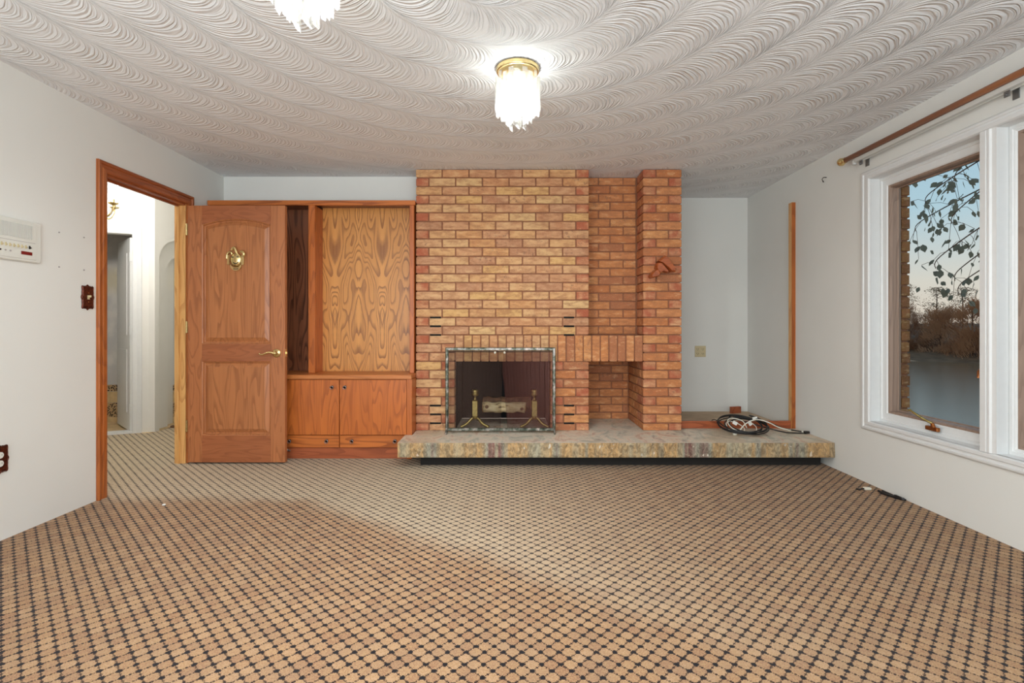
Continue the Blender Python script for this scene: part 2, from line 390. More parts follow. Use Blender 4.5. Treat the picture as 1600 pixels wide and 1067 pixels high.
def mk_mesh(fac, c=(112, 72, 66)):
    g = G('spark_mesh'); v = g.obj(); s = g.n('SeparateXYZ', {0: v})
    d = g.n('BsdfPrincipled', {'Base Color': L4(c), 'Roughness': .45, 'Metallic': .5})
    a = g.n('BsdfTransparent')
    x = g.n('MixShader', {0: fac, 1: a.outputs[0], 2: d.outputs[0]}); g.t.links.new(x.outputs[0], g.out.inputs[0]); return g.m
M['mesh'] = [mk_mesh(.30, (92, 70, 60)), mk_mesh(.46, (112, 70, 62))]
def mk_bark():
    g = G('birch_bark'); v = g.obj(); f = g.noise(g.v_('MULTIPLY', v, (1, 3, 3)), 14, 4)
    c = g.ramp(f, [(.3, L4((70, 50, 36))), (.42, L4((190, 166, 122))), (.6, L4((216, 196, 156)))])
    return g.end(c, .8, g.bump(f, .5, .004))
M['birch'] = mk_bark()
M['bark'] = plain('brown_bark', (112, 80, 58), .9, noise=.5, nscale=20, bump=.8)
def mk_water():
    g = G('lake_water'); v = g.obj(); f = g.noise(g.v_('MULTIPLY', v, (1, 1.6, 1)), 1.4, 3)
    return g.end(L4((146, 110, 78)), .22, g.bump(f, .05, .12), spec=.5)
M['water'] = mk_water()
M['earth'] = plain('lake_bank', (140, 106, 76), .95, noise=.3, nscale=.8)
M['foliage'] = plain('conifer_foliage', (150, 122, 86), .9, noise=.3, nscale=.6)
M['twigs'] = plain('bare_twigs', (206, 152, 112), .9, noise=.2, nscale=.5)
g = G('birch_leaf')
M['leaf'] = g.m; _d = g.n('BsdfDiffuse', {0: L4((150, 148, 132))}); _t = g.n('BsdfTranslucent', {0: L4((150, 150, 126))}); _x = g.n('MixShader', {0: .4, 1: _d.outputs[0], 2: _t.outputs[0]}); g.t.links.new(_x.outputs[0], g.out.inputs[0])

def struct(name, bm, mat, parent=None, **kw):
    o = mk(name, bm, mat, parent, **kw)
    if parent is None: o['kind'] = 'structure'
    return o
# ------------------------------------------------------------------ room shell
XL, XR, H, YB = -2.6, 2.475, 2.44, -2.3
b = B(XL, XR, YB, 5.38, -.05, 0); box(b, -5.3, XL, 1.8, 5.235, -.05, 0); box(b, -3.69, XL, 5.235, 6.6, -.05, 0)
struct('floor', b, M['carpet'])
struct('ceiling', B(XL-.0, XR+.0, YB, 5.38, H, H+.06), M['ceil'])
DY0, DY1, DZ = 3.275, 4.087, 2.065
b = B(XL-.085, XL, YB, DY0, 0, H); box(b, XL-.085, XL, DY1, 4.72, 0, H); box(b, XL-.085, XL, DY0, DY1, DZ, H)
struct('wall_left', b, M['wall'])
struct('wall_back', B(XL, -.823, 4.62, 4.72, 0, H), M['wall'])
struct('wall_alcove', B(1.3, XR, 5.38, 5.48, 0, H), M['wall'])
struct('wall_rear', B(XL, XR, YB-.1, YB, 0, H), M['wall'])
WY = [(2.687, 3.52), (1.77, 2.605)]; WZ0, WZ1 = .44, 2.105
b = B(XR, XR+.1, YB, 1.77, 0, H); box(b, XR, XR+.1, 3.52, 5.48, 0, H); box(b, XR, XR+.1, 1.77, 3.52, 0, WZ0); box(b, XR, XR+.1, 1.77, 3.52, WZ1, H)
struct('wall_right', b, M['wall'])

# doorway jamb + oak casing
tr = empty('trim_1', (XL, (DY0+DY1)/2, 0), kind='structure')
def casing_leg(y0, y1, inner_high):   # vertical oak casing with a stepped profile; inner edge towards opening
    b = BM(); s = 1 if inner_high else -1
    ya, yb = (y0, y1)
    prof = [(0, 0), (0, .012), (.012, .018), (.03, .018), (.036, .013), (.05, .013), (.056, .02), (.072, .02), (.075, .015), (.075, 0)]
    return prof
prof = [(0, 0), (0, .011), (.01, .014), (.03, .014), (.036, .010), (.05, .010), (.056, .018), (.070, .020), (.075, .015), (.075, 0)]
b = BM()
# U-shaped casing as three mitred legs
def leg_loops(a, c): return loft(BM(), [a, c], True, True)
def P(y, z, h): return (XL+h, y, z)
mk('casing_leg', leg_loops([P(DY0-o, 0, h) for o, h in prof], [P(DY0-o, DZ+o, h) for o, h in prof]), M['cas_v'], tr)
mk('casing_leg', leg_loops([P(DY1+o, 0, h) for o, h in prof], [P(DY1+o, DZ+o, h) for o, h in prof]), M['cas_v'], tr)
mk('casing_head', leg_loops([P(DY0-o, DZ+o, h) for o, h in prof], [P(DY1+o, DZ+o, h) for o, h in prof]), M['cas_y'], tr)
mk('jamb', box(B(XL-.086, XL+.001, DY0-.001, DY0+.012, 0, DZ), XL-.06, XL-.045, DY0+.012, DY0+.024, 0, DZ), M['cas_v'], tr)
mk('jamb', box(B(XL-.086, XL+.001, DY1-.012, DY1+.001, 0, DZ), XL-.06, XL-.045, DY1-.024, DY1-.012, 0, DZ), M['strip_v'], tr)
mk('head_jamb', box(B(XL-.086, XL+.001, DY0+.012, DY1-.012, DZ-.012, DZ+.001), XL-.06, XL-.045, DY0+.024, DY1-.024, DZ-.024, DZ-.012), M['cas_y'], tr)

# ------------------------------------------------------------------ open oak door
dr = empty('door_1', (-2.573, 4.08, 0), kind='structure')
dx0, dx1, dya, dyb, dz0, dz1 = -2.573, -1.80, 4.06, 4.10, .012, 2.049
px0, px1 = -2.459, -1.915
mk('stile', B(dx0, px0, dya, dyb, dz0, dz1, bev=.002), M['oak_v'], dr)
mk('stile', B(px1, dx1, dya, dyb, dz0, dz1, bev=.002), M['oak_v'], dr)
mk('bottom_rail', B(px0, px1, dya, dyb, dz0, .227, bev=.001), M['oak_h'], dr)
mk('lock_rail', B(px0, px1, dya, dyb, .813, .953, bev=.001), M['oak_h'], dr)
def arch(i, y, x0=px0, x1=px1, z0=.953, zs=1.897, rise=.046, n=16):
    pts = [(x0+i, y, z0+i), (x1-i, y, z0+i)]
    c = (x0+x1)/2; w = (x1-x0)/2
    R = (w*w+rise*rise)/(2*rise)
    for k in range(n+1):
        x = (x1-i)+((x0+i)-(x1-i))*k/n
        z = zs+rise-R+math.sqrt(max((R-i)**2-(x-c)**2, 0)) if True else 0
        pts.append((x, y, z))
    return pts
a = arch(0, dya)
poly = [(p[0], p[2]) for p in a[2:]]+[(px0, dz1), (px1, dz1)]
mk('top_rail', prism(BM(), poly, lambda u, v: (u, dya, v), lambda u, v: (u, dyb, v)), M['oak_h'], dr)
b = BM(); loft(b, [arch(i, dya+h) for i, h in ((0, .002), (.006, .006), (.010, .018), (.018, .020), (.046, .006), (.049, .004))], False, True)
box(b, px0, px1, dya+.024, dyb-.006, .953, 1.897)
mk('raised_panel', b, M['oak_panel'], dr)
def rect(i, y, x0=px0, x1=px1, z0=.227, z1=.813): return [(x0+i, y, z0+i), (x1-i, y, z0+i), (x1-i, y, z1-i), (x0+i, y, z1-i)]
b = BM(); loft(b, [rect(i, dya+h) for i, h in ((0, .002), (.006, .006), (.010, .018), (.018, .020), (.046, .006), (.049, .004))], False, True)
box(b, px0, px1, dya+.024, dyb-.006, .227, .813)
mk('raised_panel', b, M['oak_panel'], dr)
for z in (1.86, 1.085, .30):
    b = B(-2.594, -2.572, 4.075, 4.08, z-.045, z+.045); cyl(b, (-2.583, 4.062, z-.046), (-2.583, 4.062, z+.046), .006, n=10)
    mk('hinge', b, M['brass'], dr)
hx, hz = -1.865, .879
hd = mk('door_handle', lathe(BM(), [(0, .0), (.034, .0), (.034, .006), (.028, .011), (.016, .013), (.012, .018), (.011, .045), (0, .047)], Matrix.Translation((hx, dya, hz)) @ Matrix.Rotation(PI/2, 4, 'X')), M['brass'], dr, smooth=True)
pts = catmull([(hx, dya-.045, hz), (hx-.03, dya-.05, hz+.008), (hx-.06, dya-.05, hz+.002), (hx-.09, dya-.048, hz-.010), (hx-.108, dya-.046, hz-.008), (hx-.118, dya-.046, hz-.001)], 6)
mk('lever', tube(BM(), pts, [.010-.005*i/len(pts) for i in range(len(pts)-4)]+[.006, .008, .007, .004], 12), M['brass'], hd, smooth=True)
mk('latch_plate', box(B(-1.8005, -1.799, 4.068, 4.092, .85, .91), -1.80, -1.790, 4.075, 4.086, .872, .888), M['brass'], dr)
# brass ornament on the door
orn = empty('door_ornament', (-2.187, 4.06, 1.623), 'small brass jester face plaque fixed to the upper panel of the oak door', 'ornament')
ox, oz, oy = -2.187, 1.623, 4.063
def relief(pts, y0, y1, mat, name, bev=.003, k=3):
    b = prism(BM(), pts, lambda u, v: (ox+u, y0, oz+v), lambda u, v: (ox+u, y1, oz+v))
    return mk(name, b, mat, orn)
def ell(cx, cz, rx, rz, a0=0, a1=360, n=20):
    return [(cx+rx*math.cos(math.radians(a0+(a1-a0)*i/n)), cz+rz*math.sin(math.radians(a0+(a1-a0)*i/n))) for i in range(n+(a1-a0 != 360))]
b = BM()
loft(b, [[(ox+.002+.045*s*math.cos(t), oy-h, oz-.005+.058*s*math.sin(t)) for t in [2*PI*i/24 for i in range(24)]] for s, h in ((1, 0), (1, .008), (.85, .016), (.55, .022), (.2, .024))], True, True)
mk('face', b, M['brass'], orn, smooth=True)
b = BM()
for pts, r in (([(-.03, .07), (-.022, .085), (-.008, .088), (.002, .07), (.012, .045), (.025, .03)], .012), ([(-.07, -.0), (-.066, .035), (-.05, .055), (-.032, .05), (-.03, .035)], .009), ([(.04, .06), (.058, .056), (.068, .035), (.06, .02)], .013)):
    q_ = catmull([(ox+u, oy-.012, oz+v) for u, v in pts], 5)
    tube(b, q_, [r*(.5+.5*math.sin(PI*(.15+.8*i/len(q_)))) for i in range(len(q_))], 10)
mk('hat', b, M['brass'], orn, smooth=True)
for sx, x0, x1 in ((-1, -.068, -.050), (1, .044, .066)):
    b = BM(); prism(b, [(x0, -.045), (x0+.02, -.045), (x1+.002, .03), (x0, .03)], lambda u, v: (ox+u, oy-.014, oz+v), lambda u, v: (ox+u, oy-.002, oz+v)); mk('hair_lock', b, M['brass'], orn)
poly = ell(0, -.045, .045, .048, 180, 360, 16)+ell(0, -.045, .034, .020, 360, 180, 16)
relief(poly, oy-.012, oy, M['brass'], 'banner')
b = BM()
for i in range(5):
    x = -.016+i*.008; box(b, ox+x, ox+x+.0025, oy-.0135, oy-.011, oz-.084, oz-.070)
mk('banner_marks', b, M['dark'], orn)
mk('eye', B(ox-.028, ox-.010, oy-.024, oy-.010, oz+.012, oz+.018), M['dark'], orn); mk('eye', B(ox+.014, ox+.032, oy-.024, oy-.010, oz+.012, oz+.018), M['dark'], orn)
b = BM(); tube(b, catmull([(ox-.018, oy-.018, oz-.022), (ox-.004, oy-.022, oz-.034), (ox+.012, oy-.023, oz-.036), (ox+.028, oy-.017, oz-.02)], 4), .0035, 8)
mk('mouth', b, M['dark'], orn)

# ------------------------------------------------------------------ built-in bookcase
bc = empty('bookcase', (-1.7, 4.4, 0), 'built-in oak bookcase with open bays above cupboard doors and drawers, left of the brick fireplace', 'bookcase')
bx0, bx1 = XL+.004, -.8245
mk('top_rail', B(bx0, bx1, 4.36, 4.385, 2.123, 2.164, bev=.002), M['cab_h'], bc)
mk('top_panel', B(bx0, bx1, 4.385, 4.615, 2.14, 2.158), M['shade_panel'], bc)
mk('divider', B(-1.735, -1.6785, 4.36, 4.60, .6935, 2.1225, bev=.002), M['cab_v'], bc)
mk('side_panel', B(-.872, -.834, 4.36, 4.54, .6935, 2.1225, bev=.002), M['cab_v'], bc)
mk('side_panel', B(bx0, bx0+.02, 4.385, 4.60, .6935, 2.139), M['cab_v'], bc)
mk('back_panel', B(-1.6784, -.834, 4.54, 4.56, .6935, 2.139), M['book_panel'], bc)
mk('back_panel', B(bx0+.02, -1.7351, 4.60, 4.615, .6935, 2.139), M['shade_panel'], bc, label='veneer with the bay shade painted in')
mk('countertop', B(bx0, bx1, 4.20, 4.615, .656, .693, bev=.004), M['cab_top'], bc)
mk('carcass', box(B(bx0, -.8655, 4.235, 4.6, .0, .655), -.865, bx1, 4.212, 4.6, 0, .655), M['cab_v'], bc)
def pull(x, z, par):
    b = lathe(BM(), [(0, 0), (.013, 0), (.012, .004), (.005, .006), (.005, .012), (0, .013)], Matrix.Translation((x, 4.212, z)) @ Matrix.Rotation(PI/2, 4, 'X'), 14)
    r = mk('pull_plate', b, M['dark'], par, smooth=True)
    pts = [(x+.013*math.sin(t), 4.199, z-.010-.013*math.cos(t)+.006) for t in [2*PI*i/16 for i in range(17)]]
    mk('ring_pull', tube(BM(), pts, .0028, 6), M['nickel'], par, smooth=True)
for (a0, a1), pu in (((-2.53, -1.981), ()), ((-1.975, -1.4225), (-1.48,)), ((-1.4165, -.868), (-1.374,))):
    d_ = mk('door', B(a0, a1, 4.212, 4.234, .198, .6515, bev=.0015), M['cab_v'], bc)
    for x in pu: pull(x, .592, d_)
for (a0, a1), pu in (((-2.53, -1.981), ()), ((-1.975, -1.4225), (-1.83, -1.524)), ((-1.4165, -.868), (-1.316, -.963))):
    d_ = mk('drawer', B(a0, a1, 4.212, 4.234, .094, .193, bev=.0015), M['cab_h'], bc)
    for x in pu: pull(x, .149, d_)
mk('plinth', B(bx0, bx1, 4.228, 4.2349, 0, .088), M['red_wood'], bc)
ds = empty('door_stop', (-1.83, 4.2, .066), 'white-tipped spring door stop on the bookcase plinth beside the oak door', 'door stop')
mk('spring', tube(BM(), [(-1.835+.006*math.cos(t*.9), 4.228-.0014*t, .062+.006*math.sin(t*.9)+.0006*t) for t in range(0, 40)], .0016, 5), M['grey'], ds)
mk('rubber_tip', cyl(BM(), (-1.835, 4.172, .085), (-1.835, 4.158, .088), .009), M['cablewhite'], ds)

# ------------------------------------------------------------------ fireplace
fp = empty('fireplace', (.32, 4.5, .198), 'tan brick fireplace, weaker light painted orange on its right side, with a soldier course, log niche and recessed brick strip', 'fireplace')
cache = {}
def brick(x0, x1, y0, y1, z0, z1, mat, par=None, bm=None, bv=.0035):
    jx = random.uniform(-.0007, .0007); jy = random.uniform(-.0022, .0018)
    w, d, h = x1-x0, y1-y0, z1-z0
    if bm is not None:
        box(bm, x0, x1, y0+jy, y1, z0, z1, bev=bv); return
    key = (round(w, 3), round(d, 3), round(h, 3), mat.name)
    if key not in cache:
        b = box(BM(), -key[0]/2, key[0]/2, -key[1]/2, key[1]/2, -key[2]/2, key[2]/2, bev=bv)
        me = bpy.data.meshes.new('brick'); bmesh.ops.recalc_face_normals(b, faces=b.faces[:]); b.to_mesh(me); b.free(); me.materials.append(mat); cache[key] = me
    o = bpy.data.objects.new('brick', cache[key]); COL.objects.link(o); o.parent = par or fp
    o.location = Vector(((x0+x1)/2+jx, (y0+y1)/2+jy, (z0+z1)/2))-wloc(par or fp)
    return o
XA, XB_, YF = -.823, .6585, 4.39
J = .010; p1 = (H-1.017)/19; p2 = (1.017-.79)/3
rows = [(H-(k+1)*p1+J/2, H-k*p1-J/2) for k in range(19)]
rows_s = [(1.017-(k+1)*p2+J/2, 1.017-k*p2-J/2) for k in range(3)]
rows_l = [(.79-(k+1)*p2+J/2, .79-k*p2-J/2) for k in range(7)]+[(.199, .79-7*p2-J/2)]
unit = (XB_-XA+J)/6.5; full = unit-J; half = unit/2-J
sb = BM()   # side / inner bricks seen edge-on
for k, (z0, z1) in enumerate(rows):
    x = XA
    seq = [1]*6+[0] if k % 2 == 0 else [0]+[1]*6
    for i, s in enumerate(seq):
        w = full if s else half
        last = i == 6; first = i == 0
        m = M['brickred'] if (not s) else M['brick']
        brick(x, x+w, YF, YF+(.0995 if s else .215 if (first or last) else .1), z0, z1, m); x += w+J
    brick(*( (XB_-.1, XB_, YF+.1095, YF+.24) if seq[6] else (XB_-.1, XB_, YF+.225, YF+.24)), z0, z1, M['brickr'], bm=sb)
LX = -.488; RX = .324
def short(k, X0, X1, z0, z1, flip):
    w = X1-X0; f = (w-J)*2/3+.0; hf = w-J-f
    if (k % 2 == 0) ^ flip: a = [(X0, X0+hf, 0), (X0+hf+J, X1, 1)]
    else: a = [(X0, X0+f, 1), (X0+f+J, X1, 0)]
    return a
allr = rows+rows_s+rows_l
for k, (z0, z1) in enumerate(rows_s+rows_l):
    kk = k+19
    for (a0, a1, s) in short(kk, XA, LX-J/2, z0, z1, True): brick(a0, a1, YF, YF+.1, z0, z1, M['brick'] if s else M['brickred'])
    if k >= 3:
        for (a0, a1, s) in short(kk, RX+J/2, XB_, z0, z1, False): brick(a0, a1, YF, YF+.1, z0, z1, M['brickr'] if s else M['brickred'])
# soldier course
PX0, PX1 = 1.125, 1.454
ns = 22; ps = (PX0-LX)/ns
for i in range(ns):
    x = LX+i*ps; brick(x+.0045, x+ps-.0045, YF, YF+.1, .79, 1.017-J/2, M['brick'] if i < 12 else M['brickr'])
# pier, full height
for k, (z0, z1) in enumerate(allr):
    for (a0, a1, s) in short(k, PX0, PX1, z0, z1, False):
        corner = a0 == PX0
        brick(a0, a1, YF, YF+(.215 if (corner and not s) else .1), z0, z1, M['brickr'] if s else M['brickred'])
    y = YF+(.1 if k % 2 else .215)+J
    yend = 4.632 if k < 22 else 4.95
    while y < yend-.02:
        y2 = min(y+.22, yend)
        if yend-y2 < .03: y2 = yend
        brick(PX0, PX0+.09, y, y2, z0, z1, M['brickr'], bm=sb); y = y2+J
# recessed strip
for k, (z0, z1) in enumerate(rows):
    xs = [(.665, .778, 0), (.788, 1.002, 1), (1.012, 1.120, 0)] if k % 2 == 0 else [(.665, .882, 1), (.892, 1.120, 1)]
    for a0, a1, s in xs:
        brick(a0, a1, 4.635, 4.73, z0, z1, M['brickr'])
# niche back
for k, (z0, z1) in enumerate(rows_l):
    xs = [(.66, .84), (.85, 1.065), (1.075, 1.12)] if k % 2 == 0 else [(.66, .73), (.74, .955), (.965, 1.12)]
    for a0, a1 in xs: brick(a0, a1, 4.95, 5.03, z0, z1, M['brickr'], bm=sb)
mk('inner_brick', sb, M['brickr'], fp, kind='stuff')
b = BM(); r_ = .010
box(b, XA+r_, XB_-r_, YF+r_, 5.0, 1.012, H-.002); box(b, XA+r_, LX-r_, YF+r_, 5.0, .1985, 1.012); box(b, RX+r_, XB_-r_, YF+r_, 5.0, .1985, .80)
box(b, LX-r_, PX0, YF+r_, 4.9, .800, 1.012); box(b, XB_-r_, PX0, YF+.02, 4.65, .98, 1.011)
box(b, XB_-r_, PX0+r_, 4.643, 5.03, 1.0, H-.002); box(b, PX0+r_, PX1-r_, YF+r_, 5.379, .1985, H-.002)
box(b, XB_-r_, PX0+r_, 4.958, 5.06, .1985, 1.0)
mk('mortar', b, M['mortar'], fp)
b = BM(); box(b, LX-.006, LX, YF+.1, 5.0, .1985, .80); box(b, RX, RX+.006, YF+.1, 5.0, .1985, .80); box(b, LX, RX, 4.98, 5.0, .1985, .80); box(b, LX, RX, YF+.1, 5.0, .79, .80)
mk('firebox_lining', b, M['soot'], fp, label='soot-blackened lining')
for side, (u0, u1) in enumerate((((672-800)*YF/800, (689-800)*YF/800), ((881-800)*YF/800, (897-800)*YF/800))):
    for z in (H-17*p1, H-18*p1, 1.017, .79-5*p2, .79-6*p2, .79-7*p2):
        mk('air_slot', B(u0, u1, YF-.0025, YF+.0035, z-.0075, z+.0075), M['void'], fp)

# hearth slab and its base
poly = [(-.877, 3.925), (2.472, 3.925), (2.472, 4.5), (1.2, 4.5), (1.2, 4.97), (-.82, 4.97), (-.82, 4.206), (-.877, 4.206)]
hs = empty('hearth_slab', (.8, 4.2, .086), 'long mottled grey, gold and pink stone slab forming the raised hearth', 'hearth')
mk('top_slab', prism(BM(), poly, lambda u, v: (u, v, .086), lambda u, v: (u, v, .198)), M['slab'], hs)
b = BM(); nx, nz = 520, 8; g_ = []
random.seed(11)
from mathutils import noise as mn
for i in range(nx+1):
    x = -.877+3.349*i/nx; row = []
    for j in range(nz+1):
        z = .0862+(.1978-.0862)*j/nz
        d = .006*mn.noise(Vector((x*16, z*14, 0)))+.004*mn.noise(Vector((x*50, z*34, 3)))
        if j in (0, nz): d = abs(d)*.4+.001
        row.append(b.verts.new((x, 3.921+d, z)))
    g_.append(row)
for i in range(nx):
    for j in range(nz): b.faces.new((g_[i][j], g_[i+1][j], g_[i+1][j+1], g_[i][j+1]))
mk('split_face', b, M['slabfront'], hs, label='rough split front edge')
struct('trim_3', B(-.72, 2.43, 4.03, 4.2, 0, .085), M['plinth_shade'])   # carpet-wrapped plinth below the slab
struct('trim_4', box(B(1.456, XR-.002, 4.556, 5.379, .17, .197), 1.456, XR-.002, 4.5, 4.554, 0, .15), M['plyd'])
b = B(1.456, 2.44, 4.497, 4.515, .198, .272); mk_ = None
st = empty('floor_strip', (1.95, 4.5, .198), 'reddish wooden strip lying across the foot of the alcove beside the brick pier', 'wood strip')
mk('strip', B(1.456, 2.44, 4.478, 4.512, .1985, .262, bev=.002), M['red_wood'], st)
vsn = empty('wall_strip', (2.46, 4.49, .2), 'upright pale-sided wooden strip fixed on the right wall above the hearth', 'wood strip')
mk('strip', B(2.441, 2.4745, 4.47, 4.52, .1985, 2.174, bev=.0015), M['strip_v'], vsn)
mk('front_face', B(2.441, 2.4745, 4.4685, 4.4698, .20, 2.172), M['cas_v'], vsn, label='darker reddish front face')
mk_n = empty('wood_offcut', (2.08, 5.2, .197), 'small brown wood offcut propped in the alcove corner behind the cables', 'wood block')
b = B(2.24, 2.36, 5.26, 5.29, .1975, .265); bmesh.ops.rotate(b, cent=(2.3, 5.28, .1975), matrix=Matrix.Rotation(.35, 3, 'Z'), verts=b.verts[:])
mk('block', b, M['red_wood'], mk_n)
# ------------------------------------------------------------------ fire screen
scn = empty('fire_screen', (-.1, 4.30, .198), 'freestanding fire screen with distressed pewter frame and pleated mesh curtains', 'fire screen')
sx0, sx1, sz0, sz1, sy = -.559, .3655, .212, .913, 4.30
def PS(u, v, h): return (u, sy-h, v)
b = rectloop(sx0, sx1, sz0, sz1, [(0, -.008), (0, .006), (.006, .012), (.020, .012), (.026, .006), (.026, -.008)], PS)
mk('frame', b, M['pewter'], scn)
for x in (sx0+.013, sx1-.013):
    b = BM(); tube(b, catmull([(x, sy-.013, .40), (x, sy-.022, .36), (x, sy-.02, .31), (x, sy-.03, .26), (x, sy-.055, .225), (x, sy-.075, .203)], 5), .008, 8)
    tube(b, [(x, sy-.085, .2045), (x, sy+.04, .2045), (x, sy+.05, .2045)], .006, 8)
    mk('foot', b, M['pewter'], scn, smooth=True)
b = BM(); cyl(b, (sx0+.02, sy+.004, sz1-.035), (sx1-.02, sy+.004, sz1-.035), .004, n=8); mk('curtain_bar', b, M['dark'], scn)
for side in (0, 1):
    b = BM(); n = 110; m = 24; grid = []
    for j in range(m+1):
        t = j/m; z = sz1-.038-(sz1-.038-(sz0+.014))*t; r2 = []
        # gathered at the middle; leading edge swings away towards the bottom
        lead = (-.090-.0*t) if side == 0 else (-.090+.012+.05*max(0, t-.25)**.9)
        if side == 0: lead = -.082-.018*max(0, t-.3)
        a = sx0+.024 if side == 0 else sx1-.024
        for i in range(n+1):
            s = i/n; x = a+(lead-a)*s
            amp = .0035+.010*s**3*(1.1-.4*t)
            fr = 50*s+30*s*s
            r2.append(b.verts.new((x, sy+.003+amp*math.sin(fr+.6*math.sin(3*t+side)), z)))
        grid.append(r2)
    for j in range(m):
        for i in range(n): b.faces.new((grid[j][i], grid[j][i+1], grid[j+1][i+1], grid[j+1][i]))
    mk('mesh_curtain', b, M['mesh'][side], scn, smooth=True)
for x in (-.142, -.062):
    mk('pull_knob', lathe(BM(), [(0, 0), (.006, 0), (.010, .006), (.010, .012), (.006, .018), (0, .02)], Matrix.Translation((x, sy-.012, sz1-.042)) @ Matrix.Rotation(PI/2, 4, 'X'), 12), M['cablewhite'], scn, smooth=True)
# andirons
def andiron(x, y, lab):
    r = empty('andiron', (x, y, .1985), lab, 'andiron', 'pair of brass andirons in the firebox')
    b = BM(); lathe(b, [(0, .075), (.028, .075), (.03, .083), (.022, .09), (.022, .097), (0, .097)], Matrix.Translation((x, y, .1985)), 16)
    box(b, x-.025, x+.025, y-.025, y+.025, .296, .436, bev=.004)
    mk('post', b, M['brass_old'], r)
    b = BM(); lathe(b, [(0, .238), (.02, .238), (.012, .25), (.010, .272), (.030, .280), (.032, .295), (.028, .312), (.032, .322), (.024, .336), (0, .338)], Matrix.Translation((x, y, .1985)), 16)
    mk('finial', b, M['brass_old'], r, smooth=True)
    for s in (-1, 1):
        mk('leg', tube(BM(), catmull([(x, y, .285), (x+s*.03, y-.01, .275), (x+s*.07, y-.03, .235), (x+s*.125, y-.045, .208)], 5), .013, 8), M['brass_old'], r, smooth=True)
    b = BM(); box(b, x-.008, x+.008, y+.026, y+.34, .30, .316); box(b, x-.008, x+.008, y+.32, y+.34, .1985, .30); mk('log_bar', b, M['dark'], r)
andiron(-.327, 4.53, 'left brass andiron standing behind the mesh of the fire screen')
andiron(.198, 4.53, 'right brass andiron standing behind the mesh of the fire screen')
def log(x0, x1, y, z, r, mat, lab, tilt=0):
    o = empty('log', ((x0+x1)/2, y, z-r), lab, 'log')
    n = 10; pts = [(x0+(x1-x0)*i/n, y+.006*math.sin(i), z+tilt*(i/n-.5)+.004*math.sin(i*1.7)) for i in range(n+1)]
    mk('bark', tube(BM(), pts, [r*(1+.08*math.sin(i*2.1)) for i in range(n+1)], 14), mat, o, smooth=True)
    b = BM()
    for (x, s) in ((x0, -1), (x1, 1)): cyl(b, (x+s*.0005, y, z), (x+s*.003, y, z), r*.88, n=14)
    mk('cut_end', b, M['strip_v'], o)
    b = BM(); cyl(b, (x0+(x1-x0)*.1, y-r*.8, z+.01), (x0+(x1-x0)*.1, y-r*1.02, z+.012), r*.35, n=8); cyl(b, (x0+(x1-x0)*.9, y-r*.85, z-.2*r), (x0+(x1-x0)*.9+.01, y-r*1.3, z-.1*r), r*.25, n=8)
    mk('knot', b, M['bark'], o)
log(-.262, .12, 4.60, .364, .047, M['birch'], 'pale birch log lying across the andirons behind the mesh')
log(-.262, .17, 4.70, .38, .062, M['bark'], 'thicker brown-barked log at the back of the firebox')

# ------------------------------------------------------------------ carved ornament on the pier
co = empty('carved_bracket', (1.33, 4.39, 1.55), 'carved reddish-brown wooden bracket fixed high on the brick pier', 'bracket')
s_ = .0562*4.33/800
def cp(u, v): return ((1000+u*.0562-800)*4.33/800, (v*.0562+390))
def C3(u, v, y): return ((1000+u*.0562-800)*y/800, y, CZ+(510-(390+v*.0562))*y/800)
def carved(pts, ya, yb, ins, name, mat):
    c = (sum(p[0] for p in pts)/len(pts), sum(p[1] for p in pts)/len(pts))
    def sc(k): return [(c[0]+(p[0]-c[0])*k, c[1]+(p[1]-c[1])*k) for p in pts]
    lo = [[(C3(u, v, 4.34)[0], yb, C3(u, v, 4.34)[2]) for u, v in sc(1)], [(C3(u, v, 4.34)[0], ya+.012, C3(u, v, 4.34)[2]) for u, v in sc(1)], [(C3(u, v, 4.34)[0], ya, C3(u, v, 4.34)[2]) for u, v in sc(ins)]]
    return mk(name, loft(BM(), lo, True, True), mat, co)
carved([(480, 330), (660, 180), (730, 215), (800, 330), (970, 540), (960, 620), (850, 615), (760, 520), (580, 370)], 4.29, 4.388, .86, 'wing', M['orn_wood'])
carved([(470, 370), (580, 360), (780, 600), (760, 640), (640, 600), (540, 650), (480, 600), (430, 500)], 4.305, 4.388, .85, 'body', M['orn_wood'])
carved([(400, 570), (470, 560), (540, 660), (500, 745), (430, 765), (300, 795), (255, 740), (300, 670)], 4.285, 4.388, .75, 'scroll', M['orn_wood'])

# ------------------------------------------------------------------ window on the right wall
win = empty('window_1', (XR, 2.6, .4), kind='structure')
def PW(u, v, h): return (XR-h, u, v)
cpf = [(0, 0), (0, .012), (.008, .018), (.018, .02), (.028, .02), (.034, .013), (.05, .013), (.056, .021), (.082, .021), (.09, .012), (.093, 0)]
def PWc(u, v, h):   # same moulding, a little slimmer above and below
    f = .0645/.093
    if v < 1.27: v = .375+(v-.375)*f
    else: v = 2.168-(2.168-v)*f
    return (XR-h, u, v)
mk('casing', rectloop(1.677, 3.613, .375, 2.168, cpf, PWc), M['white'], win)
b = BM(); loft(b, [[(XR+h, y, z) for y, z in ((1.772-o, WZ0+.002-o), (3.518+o, WZ0+.002-o), (3.518+o, WZ1-.002+o), (1.772-o, WZ1-.002+o))] for h, o in ((-.010, .001), (-.010, 0), (.1, 0))], False, False)
mk('reveal', b, M['white'], win)
b = BM(); loft(b, [[(XR-.021, 2.687, z), (XR-.021, 2.655, z), (XR-.012, 2.650, z), (XR-.021, 2.645, z), (XR-.021, 2.634, z), (XR-.012, 2.628, z), (XR-.010, 2.605, z), (XR+.1, 2.605, z), (XR+.1, 2.687, z)] for z in (WZ0-.001, WZ1+.001)], True, True)
mk('mullion', b, M['white'], win)
XS = 2.526
